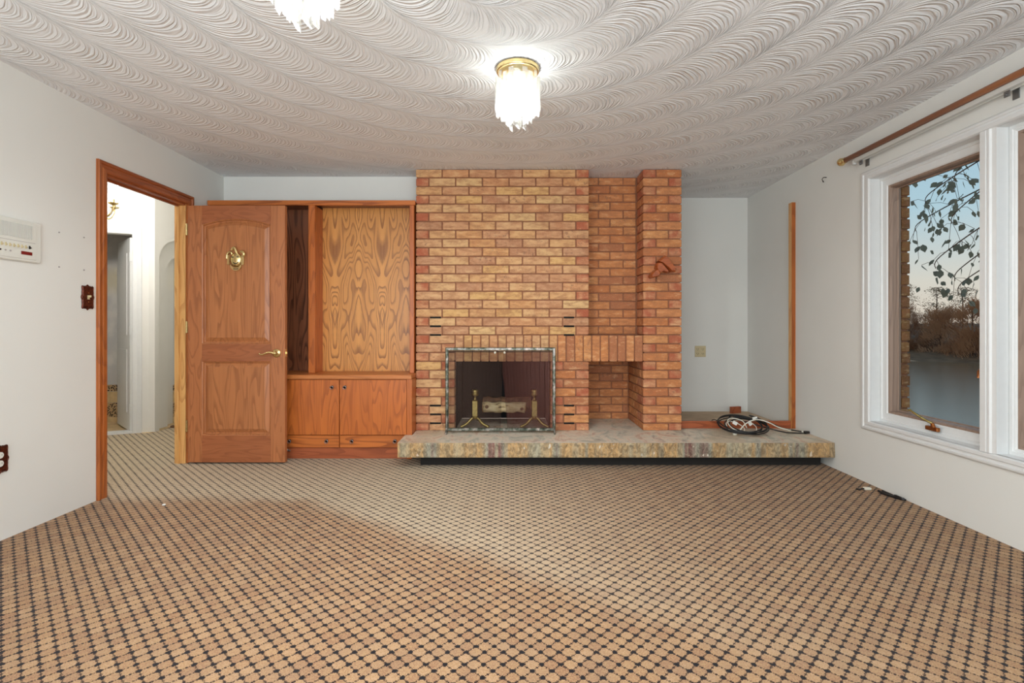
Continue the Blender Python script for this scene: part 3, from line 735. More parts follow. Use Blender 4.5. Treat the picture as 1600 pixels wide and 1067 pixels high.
for (y0, y1) in WY:
    F = .066 if y0 > 2.6 else .036
    b = rectloop(y0, y1, WZ0, WZ1, [(.0025, -.09), (.0025, -.051), (.02, -.049), (.024, -.056), (F-.006, -.056), (F, -.062), (F, -.09)], PW)
    sa = mk('sash', b, M['white'], win)
    b = rectloop(y0+F, y1-F, WZ0+F, WZ1-F, [(0, -.13), (0, -.064), (.012, -.064), (.018, -.08), (.018, -.112), (.024, -.116), (.024, -.13)], PW)
    mk('glazing_frame', b, M['sash_wood'], sa, label='bare brown wood inner frame')
    mk('pane', B(XR+.117, XR+.121, y0+F+.022, y1-F-.022, WZ0+F+.022, WZ1-F-.022), M['glass'], sa)
    yc = y0+.37
    b = B(2.500, 2.521, yc-.045, yc+.045, .468, .492, bev=.003); cyl(b, (2.507, yc-.01, .492), (2.500, yc-.01, .516), .012, .009, n=12)
    cr = mk('crank_base', b, M['copper'], win)
    mk('crank_arm', tube(BM(), catmull([(2.500, yc-.01, .514), (2.485, yc+.03, .530), (2.468, yc+.075, .556), (2.462, yc+.115, .574)], 5), [.007]*12+[.006, .0065, .008, .008], 8), M['brass_old'], cr, smooth=True)
    b = B(2.515, 2.53, y0+.035, y0+.065, .83, .90, bev=.003); tube(b, [(2.515, y0+.05, .87), (2.498, y0+.055, .85), (2.496, y0+.055, .815)], .006, 8)
    mk('latch', b, M['copper'], win)
# exterior brick veneer beside the window
ex = empty('wall_exterior', (2.65, 3.6, 0), kind='structure')
xb = B(2.612, 2.66, 3.445, 5.6, -1.5, 2.6); box(xb, 2.612, 2.66, -1, 1.75, -1.5, 2.6); box(xb, 2.612, 2.66, 1.75, 3.445, -1.5, .35); box(xb, 2.612, 2.66, 1.75, 3.445, 2.2, 2.6)
mk('veneer_mortar', xb, M['mortar'], ex)
for k in range(26):
    z = .32+k*.075
    brick(2.614, 2.668, 3.430 if k % 2 else 3.434, 3.62 if k % 2 else 3.51, z, z+.064, M['brickext'], par=ex)
# curtain rod
cr = empty('curtain_rod', (2.42, 2.6, 2.27), 'wooden curtain pole with brass ball end and white track above the window', 'curtain rod')
mk('pole', tube(BM(), [(2.40, 3.70, 2.287), (2.40, 1.0, 2.287)], .0175, 16), M['rod_wood'], cr, smooth=True)
fin = [(0, .0), (.02, .0), (.02, .012), (.014, .018), (.017, .024), (.026, .034), (.029, .045), (.026, .058), (.017, .068), (.006, .073), (0, .075)]
mk('finial', lathe(BM(), fin, Matrix.Translation((2.40, 3.685, 2.287)) @ Matrix.Rotation(-PI/2, 4, 'X'), 20), M['brass'], cr, smooth=True)
mk('finial', lathe(BM(), fin, Matrix.Translation((2.40, 1.015, 2.287)) @ Matrix.Rotation(PI/2, 4, 'X'), 20), M['brass'], cr, smooth=True)
mk('track', box(B(2.405, 2.43, 1.02, 3.60, 2.243, 2.268), 2.43, 2.436, 1.02, 3.60, 2.238, 2.290), M['white2'], cr)
for y in (3.56, 2.51, 1.4):
    b = B(2.424, 2.4745, y-.014, y+.014, 2.262, 2.268); box(b, 2.469, 2.4745, y-.016, y+.016, 2.205, 2.275); box(b, 2.424, 2.43, y-.014, y+.014, 2.215, 2.268); cyl(b, (2.424, y, 2.225), (2.415, y, 2.225), .006, n=8)
    mk('bracket', b, M['grey'], cr)
mk('pulley', cyl(BM(), (2.42, 3.62, 2.262), (2.42, 3.62, 2.232), .013), M['white2'], cr)
hk = mk('wall_hook', tube(BM(), catmull([(2.475, 4.03, 2.262), (2.452, 4.03, 2.262), (2.45, 4.045, 2.25), (2.462, 4.05, 2.238), (2.455, 4.035, 2.228), (2.445, 4.03, 2.232)], 5), .0028, 6), M['dark'], smooth=True)
tag(hk, 'tiny dark metal hook on the right wall left of the curtain pole end', 'hook')

# ------------------------------------------------------------------ ceiling fixtures
bar_me = None
def bar_mesh(L):
    b = BM(); w = .0135; sec = [(-w, -.004), (0, -.011), (w, -.004), (0, .006)]
    top = [b.verts.new((u, v, 0)) for u, v in sec]; bot = [b.verts.new((u, v, -L+.022*(u/w)*.5+(.012 if u == 0 and v > 0 else 0))) for u, v in sec]
    for i in range(4): b.faces.new((top[i], top[(i+1) % 4], bot[(i+1) % 4], bot[i]))
    b.faces.new(top[::-1]); b.faces.new(bot); bmesh.ops.recalc_face_normals(b, faces=b.faces[:])
    me = bpy.data.meshes.new('crystal_bar'); b.to_mesh(me); b.free(); me.materials.append(M['crystal']); return me
bars = {L: bar_mesh(L) for L in (.175, .215, .245)}
def fixture(x, y, lab):
    r = empty('ceiling_lamp', (x, y, H), lab, 'ceiling lamp', 'crystal bar ceiling lamps')
    T = Matrix.Translation((x, y, H-.0005)) @ Matrix.Rotation(PI, 4, 'X')
    mk('brass_pan', lathe(BM(), [(0, 0), (.112, 0), (.114, .006), (.109, .012), (.112, .018), (.108, .024), (.100, .026), (.098, .016), (0, .016)], T, 40), M['brass'], r, smooth=True)
    mk('candle_holder', lathe(BM(), [(.02, .016), (.02, .06), (.016, .065), (0, .065)], T, 16), M['cream'], r, smooth=True)
    mk('bulb', lathe(BM(), [(0, .065), (.012, .068), (.022, .09), (.026, .11), (.02, .13), (0, .142)], T, 16), M['bulb'], r, smooth=True)
    for rad, n, L, z0 in ((.108, 20, .175, .045), (.078, 14, .215, .04), (.046, 8, .245, .045)):
        for i in range(n):
            t = 2*PI*i/n+(.1 if n == 14 else 0)
            o = bpy.data.objects.new('crystal_bar', bars[L]); COL.objects.link(o); o.parent = r
            o.location = (rad*math.cos(t), rad*math.sin(t), -z0-.015*(i % 2)); o.rotation_euler = (0, 0, t+PI/2)
    light('bulb_light', 'POINT', (x, y, H-.15), E_LAMP, (.92, .965, 1), .05, parent=r)
    sl = light('bulb_light', 'SPOT', (x, y, H-.16), E_SPOT, (.93, .968, 1), .05, parent=r)   # the brass pan throws the rest downwards
    sl.data.spot_size = math.radians(168); sl.data.spot_blend = .25
    return r
fixture(.03, 2.68, 'brass-rimmed crystal bar ceiling lamp, the whole one in front of the fireplace')
fixture(-.7175, 1.76, 'crystal bar ceiling lamp cut off by the top edge of the photo')

# ------------------------------------------------------------------ left wall fittings
ic = empty('intercom', (XL, 2.63, 1.54), 'cream wall intercom panel with speaker grille, switches and red display', 'intercom')
mk('body', B(XL+.0005, XL+.018, 2.44, 2.81, 1.434, 1.652, bev=.005), M['cream'], ic)
mk('face', B(XL+.018, XL+.021, 2.455, 2.775, 1.448, 1.640, bev=.001), M['cream'], ic)
b = B(XL+.0208, XL+.0215, 2.46, 2.755, 1.555, 1.628); mk('grille_back', b, M['grille'], ic)
b = BM()
for i in range(46): box(b, XL+.0212, XL+.0235, 2.462+i*.0064, 2.4648+i*.0064, 1.555, 1.628)
mk('grille_slats', b, M['cream'], ic)
for i in range(13):
    y = 2.475+i*.0215; b = B(XL+.021, XL+.0245, y, y+.006, 1.503, 1.52); box(b, XL+.021, XL+.028, y-.001, y+.008, 1.506, 1.513)
    mk('switch_key', b, M['ivory'] if i < 12 else M['dark'], ic)
for i in range(7):
    y = 2.475+i*.026; mk('button', cyl(BM(), (XL+.021, y, 1.480), (XL+.0245, y, 1.480), .0042, n=10), M['dark'] if i in (1, 4) else M['grille'], ic)
mk('display', B(XL+.021, XL+.0235, 2.69, 2.75, 1.470, 1.487), M['redled'], ic)
mk('trim_line', B(XL+.021, XL+.0215, 2.46, 2.77, 1.536, 1.538), M['grille'], ic)
def ornate(name, yc, zc, w, h, lab, cat):
    r = empty(name, (XL, yc, zc), lab, cat)
    n = 72; pts = []
    for i in range(n):
        t = 2*PI*i/n; c, s = math.cos(t), math.sin(t)
        k = 1/(abs(c)**5+abs(s)**5)**(1/5); f = 1+.055*math.cos(8*t)+.03*math.cos(16*t)
        pts.append((c*k*w/2*f, s*k*h/2*f))
    lo = [[(XL+hh, yc+u*sc, zc+v*sc) for u, v in pts] for sc, hh in ((1, .0005), (1, .004), (.93, .009), (.86, .006), (.8, .008))]
    mk('plate', loft(BM(), lo, True, True), M['bronze'], r)
    return r
sw = ornate('switch_plate', 3.133, 1.268, .088, .145, 'ornate scalloped bronze light switch plate beside the oak door casing', 'switch')
mk('toggle', box(B(XL+.008, XL+.011, 3.126, 3.140, 1.256, 1.280), XL+.011, XL+.024, 3.129, 3.137, 1.268, 1.280), M['ivory'], sw)
for z in (1.295, 1.240): mk('screw', cyl(BM(), (XL+.008, 3.133, z), (XL+.010, 3.133, z), .003, n=8), M['brass'], sw)
ou = ornate('outlet_plate', 2.592, .415, .092, .142, 'ornate bronze power outlet plate low on the left wall at the photo edge', 'outlet')
for z in (.437, .395):
    b = BM(); cyl(b, (XL+.007, 2.592, z), (XL+.012, 2.592, z), .016, n=18); mk('socket', b, M['cream'], ou)
    b = BM(); box(b, XL+.012, XL+.0123, 2.585, 2.587, z-.002, z+.006); box(b, XL+.012, XL+.0123, 2.597, 2.599, z-.002, z+.006); mk('socket_slot', b, M['dark'], ou)
for i, (px, py) in enumerate(((92, 363), (131, 371), (92, 417), (131, 422))):
    y = 2.6*800/(800-px); z = CZ+(510-py)*y/800
    o = mk('wall_plug', cyl(BM(), (XL+.0002, y, z), (XL+.003, y, z), .0045, n=8), M['grille'])
    tag(o, 'tiny grey wall plug, %s of the four between intercom and doorway' % ('upper left', 'upper right', 'lower left', 'lower right')[i], 'wall plug', 'four wall plugs beside the intercom')
ao = empty('double_outlet', (1.977, 5.38, .828), 'beige double power outlet on the back wall of the alcove', 'outlet')
mk('plate', B(1.920, 2.034, 5.372, 5.3795, .770, .886, bev=.002), M['ivory'], ao)
for x in (1.950, 2.005):
    for z in (.852, .805):
        b = BM(); box(b, x-.012, x-.009, 5.3708, 5.3722, z-.005, z+.007); box(b, x+.004, x+.007, 5.3708, 5.3722, z-.005, z+.007); cyl(b, (x-.002, 5.3708, z-.012), (x-.002, 5.3722, z-.012), .003, n=8)
        mk('socket_slots', b, M['dark'], ao)

# ------------------------------------------------------------------ cables on the hearth
random.seed(5)
def coil(cx, cy, rx, ry, turns, z0, wob, seed, amp=.03, ph=0, tilt=.0):
    random.seed(seed); pts = []
    n = int(turns*14); a = [random.uniform(0, 6) for _ in range(4)]
    for i in range(n+1):
        t = ph+2*PI*i/14; k = 1+wob*math.sin(t*.37+a[0])+wob*.6*math.sin(t*1.3+a[1])
        pts.append(Vector((cx+rx*k*math.cos(t)+.02*math.sin(t*.21+a[2]), cy+ry*k*math.sin(t), z0+tilt*(1+math.sin(t))+amp*(.5+.5*math.sin(t*.5+a[3]))*(1 if i else 0)+.0015*i*.3)))
    return pts
bk = empty('black_cable', (1.95, 4.3, .2), 'loosely coiled black cable on the stone hearth with a tail towards the right wall', 'cable')
pts = coil(1.93, 4.30, .18, .15, 3.2, .206, .09, 3, .02, 0, .045)
tail = [(2.06, 4.30, .31), (2.16, 4.30, .285), (2.26, 4.29, .24), (2.36, 4.27, .222), (2.43, 4.25, .214)]
mk('coil', tube(BM(), catmull(pts+[Vector(p) for p in tail], 3), .0050, 8), M['black'], bk, smooth=True)
mk('coil', tube(BM(), catmull(coil(1.96, 4.28, .17, .14, 2.2, .207, .12, 9, .02, 1, .04)+[Vector((2.2, 4.24, .226)), Vector((2.35, 4.24, .208)), Vector((2.43, 4.24, .21))], 3), .005, 8), M['black'], bk, smooth=True)
mk('plug', cyl(BM(), (2.425, 4.245, .212), (2.462, 4.24, .214), .013, .010), M['black'], bk)
mk('tie', cyl(BM(), (2.405, 4.252, .213), (2.413, 4.251, .213), .015, n=10), M['cablewhite'], bk, label='white tie')
tc_ = mk('thin_cable', tube(BM(), catmull([(1.64, 4.56, .204), (1.67, 4.58, .207), (1.71, 4.55, .206), (1.75, 4.57, .206), (1.77, 4.52, .266), (1.79, 4.47, .266), (1.81, 4.42, .215), (1.86, 4.40, .212)], 5), .0036, 6), M['black'], smooth=True)
tag(tc_, 'thin wavy black wire crossing the reddish strip left of the coiled cables', 'cable')
wc = empty('white_cable', (1.95, 4.25, .2), 'white cable looped through the black coil on the hearth', 'cable')
mk('cord', tube(BM(), catmull([(1.83, 4.20, .215), (1.87, 4.21, .235), (1.93, 4.24, .28), (2.0, 4.27, .305), (2.07, 4.28, .31), (2.15, 4.27, .285), (2.22, 4.27, .25), (2.32, 4.26, .224)], 5), .005, 8), M['cablewhite'], wc, smooth=True)
mk('cord', tube(BM(), catmull(coil(1.87, 4.27, .065, .09, 1.5, .215, .1, 4, .03, 0, .03), 3), .0042, 8), M['cablewhite'], wc, smooth=True)
mk('cord', tube(BM(), catmull([(1.99, 4.25, .29), (2.015, 4.23, .262), (2.01, 4.21, .235), (1.985, 4.195, .222)], 5), .003, 6), M['cablewhite'], wc, smooth=True)
mk('plug', B(1.965, 1.995, 4.17, 4.20, .205, .228, bev=.004), M['cablewhite'], wc)
mk('plug', B(1.812, 1.84, 4.185, 4.21, .200, .222, bev=.004), M['cablewhite'], wc)
for i, (x, y, z, rz) in enumerate(((1.86, 4.27, .285, .5), (2.045, 4.31, .315, -.2), (1.98, 4.26, .285, 1.))):
    b = BM(); box(b, -.02, .02, -.001, .001, -.014, .014); bmesh.ops.rotate(b, cent=(0, 0, 0), matrix=Matrix.Rotation(rz, 3, 'Y'), verts=b.verts[:]); bmesh.ops.translate(b, vec=(x, y, z), verts=b.verts[:])
    mk('paper_tag', b, M['chips'], wc)
random.seed(12)
# debris on the carpet
pl = empty('white_plug', (2.36, 3.41, 0), 'white cable connector lying on the carpet near the right wall', 'plug')
mk('housing', B(2.345, 2.39, 3.40, 3.425, .002, .018, bev=.003), M['cablewhite'], pl)
mk('lead', tube(BM(), catmull([(2.345, 3.41, .01), (2.325, 3.415, .007), (2.31, 3.40, .006), (2.30, 3.42, .006)], 4), .005, 6), M['black'], pl)
bd = empty('black_bracket', (2.42, 3.26, 0), 'scuffed black bracket lying on the carpet against the right wall', 'debris')
b = tube(BM(), catmull([(2.405, 3.36, .012), (2.41, 3.31, .006), (2.425, 3.26, .007), (2.44, 3.20, .010), (2.43, 3.18, .02)], 4), .008, 7)
tube(b, catmull([(2.415, 3.34, .02), (2.44, 3.28, .008), (2.43, 3.24, .02), (2.455, 3.19, .008)], 4), .006, 6); mk('bar', b, M['black'], bd)
def crumb(name, x, y, z, r, lab, mat=None):
    b = BM(); bmesh.ops.create_icosphere(b, subdivisions=1, radius=r)
    for v in b.verts: v.co *= random.uniform(.6, 1.2); v.co.z *= .5
    bmesh.ops.translate(b, vec=(x, y, z+r*.4), verts=b.verts[:]); o = mk(name, b, mat or M['chips']); tag(o, lab, 'crumb'); return o
crumb('paper_scrap', -2.12, 3.12, 0, .012, 'white scrap on the carpet in front of the doorway')
crumb('plaster_crumb', 1.63, 5.32, .197, .02, 'white plaster crumb on the alcove floor by the back wall')

# ------------------------------------------------------------------ hall beyond the doorway
P2 = Vector((-3.70, 5.317, 0)); dv = Vector((-.89, -.455, 0)).normalized(); nv = Vector((dv.y, -dv.x, 0)); nv = nv if nv.y > 0 else -nv
def WP(u, v, d): p = P2+dv*u+nv*d; return (p.x, p.y, v)
HZ = 2.8
def obl(bm, u0, u1, v0, v1, d0, d1):
    poly = [(u0, v0), (u1, v0), (u1, v1), (u0, v1)]
    return prism(bm, poly, lambda u, v: WP(u, v, d0), lambda u, v: WP(u, v, d1))
b = obl(BM(), 0, .198, 0, HZ, 0, .1); obl(b, .198, .96, 2.03, HZ, 0, .1); obl(b, .96, 1.7, 0, HZ, 0, .1)
struct('wall_hall_far', b, M['hallwall'])
t2 = empty('trim_2', WP(.5, 0, 0), kind='structure')
hp = [(0, 0), (0, .01), (.01, .014), (.03, .014), (.04, .01), (.065, .016), (.08, .016), (.08, 0)]
mk('casing_leg', loft(BM(), [[WP(.198-o, 0, -h) for o, h in hp], [WP(.198-o, 2.03+o, -h) for o, h in hp]], True, True), M['white'], t2)
mk('casing_leg', loft(BM(), [[WP(.96+o, 0, -h) for o, h in hp], [WP(.96+o, 2.03+o, -h) for o, h in hp]], True, True), M['white'], t2)
mk('casing_head', loft(BM(), [[WP(.198-o, 2.03+o, -h) for o, h in hp], [WP(.96+o, 2.03+o, -h) for o, h in hp]], True, True), M['white'], t2)
mk('threshold', obl(BM(), .19, .97, .0005, .02, -.01, .11), M['white'], t2)
# battered white door, standing open into the far room
d2 = empty('door_2', WP(.2, 0, .1), kind='structure')
hv = (nv*math.cos(math.radians(20))+dv*math.sin(math.radians(20))); hn = Vector((hv.y, -hv.x, 0))
H0 = P2+dv*.206+nv*.03
def DP(s, z, d): p = H0+hv*s+hn*d; return (p.x, p.y, z)
def dbox(bm, s0, s1, z0, z1, a, c): return prism(bm, [(s0, z0), (s1, z0), (s1, z1), (s0, z1)], lambda u, v: DP(u, v, a), lambda u, v: DP(u, v, c))
random.seed(4)
edge_ = [(0, .02), (.62, .02)]+[(.62+random.uniform(-.012, .012)+(.05 if 1.9 > z > .55 else .0)*0-(.03 if z > 1.8 else 0), z) for z in [.1+.09*i for i in range(21)]]+[(.56, 2.0), (0, 2.0)]
mk('slab', prism(BM(), edge_, lambda u, v: DP(u, v, -.018), lambda u, v: DP(u, v, .018)), M['white'], d2)
for z0, z1 in ((.2, .85), (1.0, 1.85)):
    b = dbox(BM(), .12, .50, z0, z1, .018, .024); dbox(b, .12, .50, z0, z1, -.024, -.018); mk('panel', b, M['white'], d2)
for z in (.25, 1.05, 1.8): mk('hinge', dbox(BM(), -.012, .006, z-.045, z+.045, -.022, .022), M['white'], d2)
mk('knob', lathe(BM(), [(0, .02), (.02, .02), (.012, .03), (.012, .05), (.026, .065), (.02, .085), (0, .09)], Matrix.Translation(DP(.56, 1.0, 0)) @ (hn.to_track_quat('Z', 'Y').to_matrix().to_4x4()), 14), M['brass_old'], d2, smooth=True)
# far room: half-stripped tile wall
g = G('stripped_plaster'); v = g.obj(); sz = g.n('SeparateXYZ', {0: v}).outputs[2]; f = g.noise(v, 5, 4)
c = g.mix(g.smooth(f, .45, .7), L4((198, 196, 194)), L4((216, 212, 206)))
yel = g.m_('MULTIPLY', g.smooth(g.m_('ABSOLUTE', g.m_('SUBTRACT', sz, 1.62)), .22, .03), .5)
M['stripped'] = g.end(g.mix(yel, c, L4((214, 198, 150))), .8, g.bump(f, .4, .01))
M['tileb'] = plain('beige_tile', (214, 186, 140), .4, noise=.15, nscale=12)
struct('wall_bath_far', B(-5.4, -3.72, 5.80, 5.9, 0, HZ), M['stripped'])
struct('wall_bath_left', B(-5.4, -5.3, 4.6, 5.8, 0, HZ), M['stripped'])
struct('floor_bath', B(-5.3, -3.72, 4.6, 5.8, -.05, -.001), M['tileb'])
bt = empty('tile_wainscot', (-4.5, 5.79, 0), 'beige tile wainscot with dark patterned bands in the room beyond the hall', 'tiles')
for (z0, z1) in ((.0, .069), (.229, .355)):
    x = -5.29
    while x < -3.75: mk('tile', B(x, min(x+.148, -3.73), 5.785, 5.7995, z0+.002, z1-.002, bev=.001), M['tileb'], bt); x += .15
g = G('mosaic_band'); v = g.obj(); ch = g.n('TexVoronoi', {'Vector': v, 'Scale': 55.}, distance='CHEBYCHEV').outputs['Distance']
M['mosaic'] = g.end(g.mix(g.smooth(ch, .3, .42), L4((52, 40, 34)), L4((190, 160, 120))), .5)
for (z0, z1) in ((.069, .227), (.357, .43)):
    mk('mosaic_band', B(-5.29, -3.73, 5.786, 5.7995, z0, z1), M['mosaic'], bt)
# arched niche wall
def archwall(X0, X1, y0, y1, ya, yb_, zs):
    r = (yb_-ya)/2; c = (ya+yb_)/2; n = 20
    top = [(c+r*math.cos(PI*i/n), zs+r*.62*math.sin(PI*i/n)) for i in range(n+1)]
    poly = [(y0, 0), (ya, 0)]+top[::-1]+[(yb_, 0), (y1, 0), (y1, HZ), (y0, HZ)]
    b = BM(); f0 = [b.verts.new((X0, u, v)) for u, v in poly]; f1 = [b.verts.new((X1, u, v)) for u, v in poly]
    b.faces.new(f0); b.faces.new(f1[::-1])
    for i in range(len(poly)): b.faces.new((f0[i], f0[(i+1) % len(poly)], f1[(i+1) % len(poly)], f1[i]))
    return b
struct('wall_hall_arch', archwall(-3.76, -3.69, 5.29, 6.6, 5.355, 6.15, 1.80), M['hallwall'])
struct('wall_hall_niche', archwall(-3.83, -3.761, 5.29, 6.6, 5.59, 6.1, 1.72), M['hallwall'])
struct('wall_hall_niche_back', B(-3.92, -3.831, 5.5, 6.6, 0, HZ), M['hallwall'])
struct('wall_hall_end', B(-3.69, XL, 6.6, 6.7, 0, HZ), M['hallwall'])
struct('wall_hall_left', B(-5.4, -5.3, 1.8, 4.65, 0, HZ), M['hallwall'])
struct('wall_hall_near', B(-5.4, XL-.086, 1.7, 1.8, 0, HZ), M['hallwall'])
struct('wall_hall_right', box(B(XL-.085, XL-.01, 4.73, 6.6, 0, HZ), XL-.085, XL-.01, 1.8, 4.73, H+.001, HZ), M['hallwall'])
struct('ceiling_hall', B(-5.4, XL-.01, 1.7, 6.7, HZ, HZ+.06), M['hallwall'])
crumb('trim_remnant', -3.655, 5.52, 0, .03, 'torn brown strip of trim at the foot of the arched niche in the hall', M['bark'])
ch = empty('chandelier', (-3.43, 4.2, HZ), 'brass chandelier with lit glass shades seen through the doorway', 'chandelier')
cx, cy = -3.43, 4.2
mk('canopy', lathe(BM(), [(0, 0), (.06, 0), (.05, .02), (.012, .035), (0, .035)], Matrix.Translation((cx, cy, HZ)) @ Matrix.Rotation(PI, 4, 'X')), M['brass'], ch, smooth=True)
mk('stem', lathe(BM(), [(.006, .03), (.006, .55), (.03, .58), (.045, .62), (.03, .68), (.012, .72), (.03, .76), (.02, .80), (0, .83)], Matrix.Translation((cx, cy, HZ)) @ Matrix.Rotation(PI, 4, 'X')), M['brass'], ch, smooth=True)
for i in range(5):
    t = 2*PI*i/5; ux, uy = math.cos(t), math.sin(t)
    q_ = catmull([(cx+ux*r, cy+uy*r, z) for r, z in ((.03, 2.06), (.07, 2.0), (.12, 2.0), (.155, 2.05), (.16, 2.085))], 5)
    a_ = mk('arm', tube(BM(), q_, .007, 8), M['brass'], ch, smooth=True)
    X, Y = cx+ux*.16, cy+uy*.16
    mk('drip_cup', lathe(BM(), [(0, 2.083), (.012, 2.085), (.034, 2.098), (.036, 2.104), (.012, 2.104), (.012, 2.135), (0, 2.135)], Matrix.Translation((X, Y, 0)), 16), M['brass'], a_, smooth=True)
    mk('glass_shade', lathe(BM(), [(.014, 2.12), (.032, 2.14), (.036, 2.18), (.030, 2.24), (.034, 2.255)], Matrix.Translation((X, Y, 0)), 16), M['crystal'], a_, smooth=True)
    mk('bulb', lathe(BM(), [(0, 2.135), (.010, 2.14), (.015, 2.17), (.010, 2.2), (0, 2.215)], Matrix.Translation((X, Y, 0)), 12), M['bulb'], a_, smooth=True)
    for s in (-.03, .03):
        mk('crystal_drop', lathe(BM(), [(0, 2.08), (.004, 2.06), (.010, 2.03), (0, 2.0)], Matrix.Translation((X+s*uy, Y-s*ux, 0)), 6), M['crystal'], a_)
light('hall_light', 'POINT', (cx, cy, 2.30), E_HALL, (1, .98, .94), .1)

# ------------------------------------------------------------------ outside: lake, far trees, birch
b = BM(); prof = [(2.64, -.5), (5, -.9), (9, -2.6), (12, -3.3)]
r0 = None
for x, z in prof:
    r1 = [b.verts.new((x, -15, z)), b.verts.new((x, 30, z))]
    if r0: b.faces.new((r0[0], r0[1], r1[1], r1[0]))
    r0 = r1
struct('ground', b, M['earth'])
b = BM(); bmesh.ops.create_grid(b, x_segments=1, y_segments=1, size=90); bmesh.ops.translate(b, vec=(100, 60, -3), verts=b.verts[:]); struct('ground_lake', b, M['water'])
far = BM()
def bankp(i): x = 10+i*5; return x
# far bank runs obliquely behind the water
d_b = Vector((-.66, .75, 0)); c_b = Vector((50, 60, 0))
lo = []
for off, z in ((-1.5, -3.1), (1.5, -2.4), (10, -.6), (40, 1.5)):
    nrm = Vector((.75, .66, 0)); lo.append([c_b+d_b*s+nrm*(off+1.2*math.sin(s*.15))+Vector((0, 0, z+.3*math.sin(s*.3))) for s in range(-75, 76, 5)])
R = [[far.verts.new(p) for p in l] for l in lo]
for a, c in zip(R, R[1:]):
    for i in range(len(a)-1): far.faces.new((a[i], a[i+1], c[i+1], c[i]))
struct('ground_far_bank', far, M['earth'])
def crown_mesh(name, kind, seed, mat):
    random.seed(seed); b = BM()
    if kind == 'pine':
        for k in range(70):
            zc = random.uniform(.42, 1); t = random.uniform(0, 2*PI); rr = random.uniform(.05, .30)*(1.25-zc)*1.3
            c0 = Vector((rr*math.cos(t), rr*math.sin(t), zc))
            for j in range(26):
                p = c0+Vector((random.gauss(0, .06), random.gauss(0, .06), random.gauss(0, .014))); s = random.uniform(.010, .022)
                q_ = [b.verts.new(p+Vector((random.uniform(-s, s), random.uniform(-s, s), random.uniform(-s, s)*.6))) for _ in range(3)]; b.faces.new(q_)
    else:
        cl = [(random.uniform(-.2, .2), random.uniform(-.2, .2), random.uniform(.08, .9)) for _ in range(46)]
        for k in range(5200):
            c0 = random.choice(cl); f = 1.15-.55*c0[2]
            p = Vector((c0[0]*f+random.gauss(0, .045), c0[1]*f+random.gauss(0, .045), max(0, c0[2]+random.gauss(0, .055)))); s = .009
            up = Vector((c0[0]*.15, c0[1]*.15, .05))
            q_ = [b.verts.new(p), b.verts.new(p+Vector((s, 0, 0))), b.verts.new(p+up+Vector((random.uniform(-s, s), random.uniform(-s, s), 0)))]; b.faces.new(q_)
    me = bpy.data.meshes.new(name); b.to_mesh(me); b.free(); me.materials.append(mat); return me
def trunk_mesh(mat):
    b = BM(); tube(b, [(0, 0, 0), (.005, .004, .4), (-.004, .0, .8), (0, 0, .98)], [.016, .012, .007, .002], 7)
    for k in range(14):
        z = random.uniform(.35, .9); t = random.uniform(0, 6.28); l = .22*(1.1-z)
        tube(b, [(0, 0, z), (l*math.cos(t), l*math.sin(t), z+.04)], [.005, .001], 4)
    me = bpy.data.meshes.new('trunk'); b.to_mesh(me); b.free(); me.materials.append(mat); return me
protos = [(crown_mesh('crown', 'pine', 1, M['foliage']), 'pine'), (crown_mesh('crown', 'pine', 2, M['foliage']), 'pine'), (crown_mesh('crown', 'bare', 3, M['twigs']), 'bare'), (crown_mesh('crown', 'bare', 4, M['twigs']), 'bare')]
tm = trunk_mesh(M['bark'])
random.seed(21)
trees = []
nrm = Vector((.75, .66, 0))
def far_tree(loc, h, kind, w):
    me, k = protos[kind]
    r = empty('pine_tree' if k == 'pine' else 'bare_tree', loc)
    if k == 'pine': tag(r, 'distant dark pine rising above the bare woods across the lake', 'tree', 'pines across the lake')
    else: tag(r, 'distant brown leafless tree in the woods across the lake', 'tree', 'bare trees across the lake')
    rz = random.uniform(0, 6)
    for nm, m_, ww in (('crown', me, w), ('trunk', tm, 1)):
        o = bpy.data.objects.new(nm, m_); COL.objects.link(o); o.parent = r; o.scale = (h*ww, h*ww, h); o.rotation_euler = (0, 0, rz)
for i in range(40):
    s = -56+78*i/39+random.uniform(-.8, .8); off = random.uniform(0.5, 6)
    p = c_b+d_b*s+nrm*off; p.z = -2.9+off*.1
    far_tree(p, random.uniform(5.6, 7.2), 2+i % 2, 1.3)
for i, s in enumerate((-48, -36, -27, -18, -11, -7.5, -4.2, -1, 1.6, 5, 11)):
    p = c_b+d_b*s+nrm*9; p.z = -.8
    far_tree(p, random.uniform(6.4, 7.8), i % 2, 1.0)
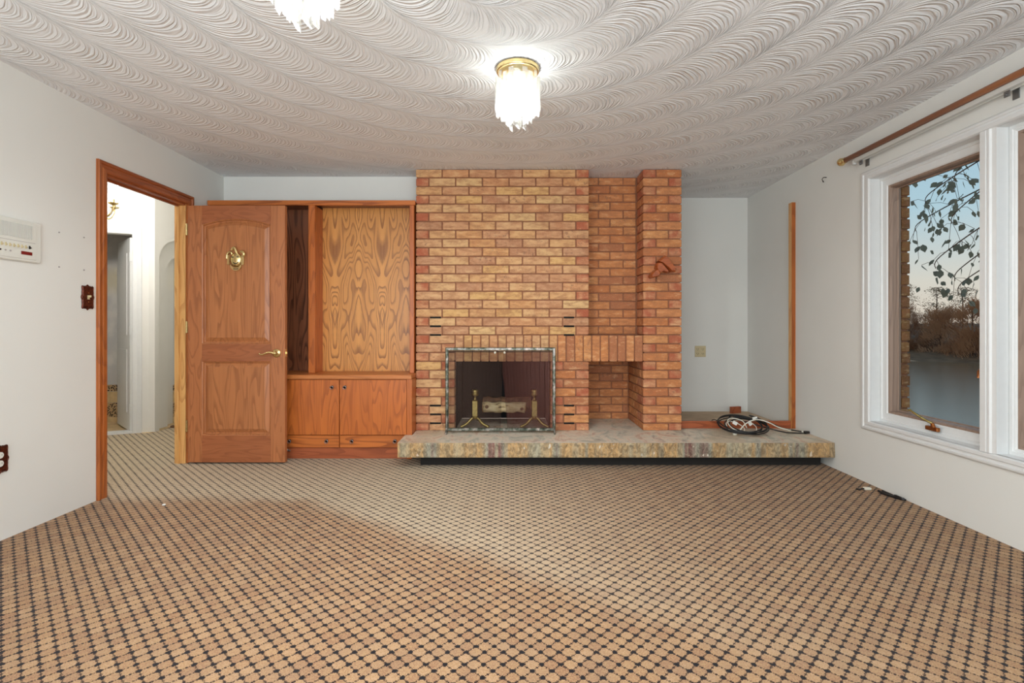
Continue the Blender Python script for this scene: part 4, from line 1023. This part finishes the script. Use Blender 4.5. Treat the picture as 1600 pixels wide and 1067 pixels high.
# birch with hanging leafy branches
bi = empty('birch_tree', (6.6, 4.9, -1.4), 'birch just outside the window with hanging leafy twigs', 'tree')
mk('trunk', tube(BM(), catmull([(6.6, 4.9, -1.5), (6.55, 4.95, .5), (6.5, 5.0, 2.2), (6.6, 5.0, 4.2)], 5), [.12-.003*i for i in range(16)], 10), M['birch'], bi, smooth=True)
random.seed(33)
def scr(px, py, y): return Vector(((px-800)*y/800, y, CZ+(510-py)*y/800))
bb = BM(); leafpos = []
for (pa, pb_, y, n) in ((((1640, 210)), (1455, 300), 5.0, 34), ((1650, 260), (1440, 345), 5.2, 30), ((1660, 300), (1470, 400), 4.8, 36), ((1660, 340), (1500, 420), 5.0, 28), ((1650, 180), (1440, 255), 5.3, 30), ((1660, 230), (1495, 330), 4.9, 44), ((1655, 380), (1505, 440), 5.1, 14), ((1650, 150), (1500, 262), 5.0, 46)):
    A = scr(pa[0], pa[1], y); Bq = scr(pb_[0], pb_[1], y); 
    trunk_pt = Vector((6.53, 4.98, max(1.8, A.z+.4)))
    q_ = catmull([trunk_pt, A+Vector((0, 0, .12)), (A+Bq)/2+Vector((0, .05, .08)), Bq, Bq+Vector((-.05, 0, -.12))], 7)
    tube(bb, q_, [.012-.010*i/len(q_) for i in range(len(q_))], 5)
    for k in range(n):
        p = q_[random.randint(len(q_)//4, len(q_)-1)]; off = Vector((random.gauss(0, .10), random.gauss(0, .08), -abs(random.gauss(.03, .12))))
        leafpos.append(p+off)
        if k % 2 == 0: tube(bb, [p, p+off*.5+Vector((0, 0, .02)), p+off], .0022, 3)
mk('branches', bb, M['bark'], bi)
b = BM(); vs5 = [(0, 0, 0), (.018, .004, -.018), (.02, .002, -.036), (0, 0, -.062), (-.02, .002, -.036), (-.018, .004, -.018)]
b.faces.new([b.verts.new(v) for v in vs5[:4]]); b.faces.new([b.verts.new(v) for v in (vs5[0], vs5[3], vs5[4], vs5[5])])
lme = bpy.data.meshes.new('leaf'); b.to_mesh(lme); b.free(); lme.materials.append(M['leaf'])
for p in leafpos:
    o = bpy.data.objects.new('leaf', lme); COL.objects.link(o); o.parent = bi; o.location = p-bi.location
    o.rotation_euler = (random.uniform(-.8, .8), random.uniform(-1, 1), random.uniform(0, 6.28)); k = random.uniform(.9, 1.5); o.scale = (k, k, k)
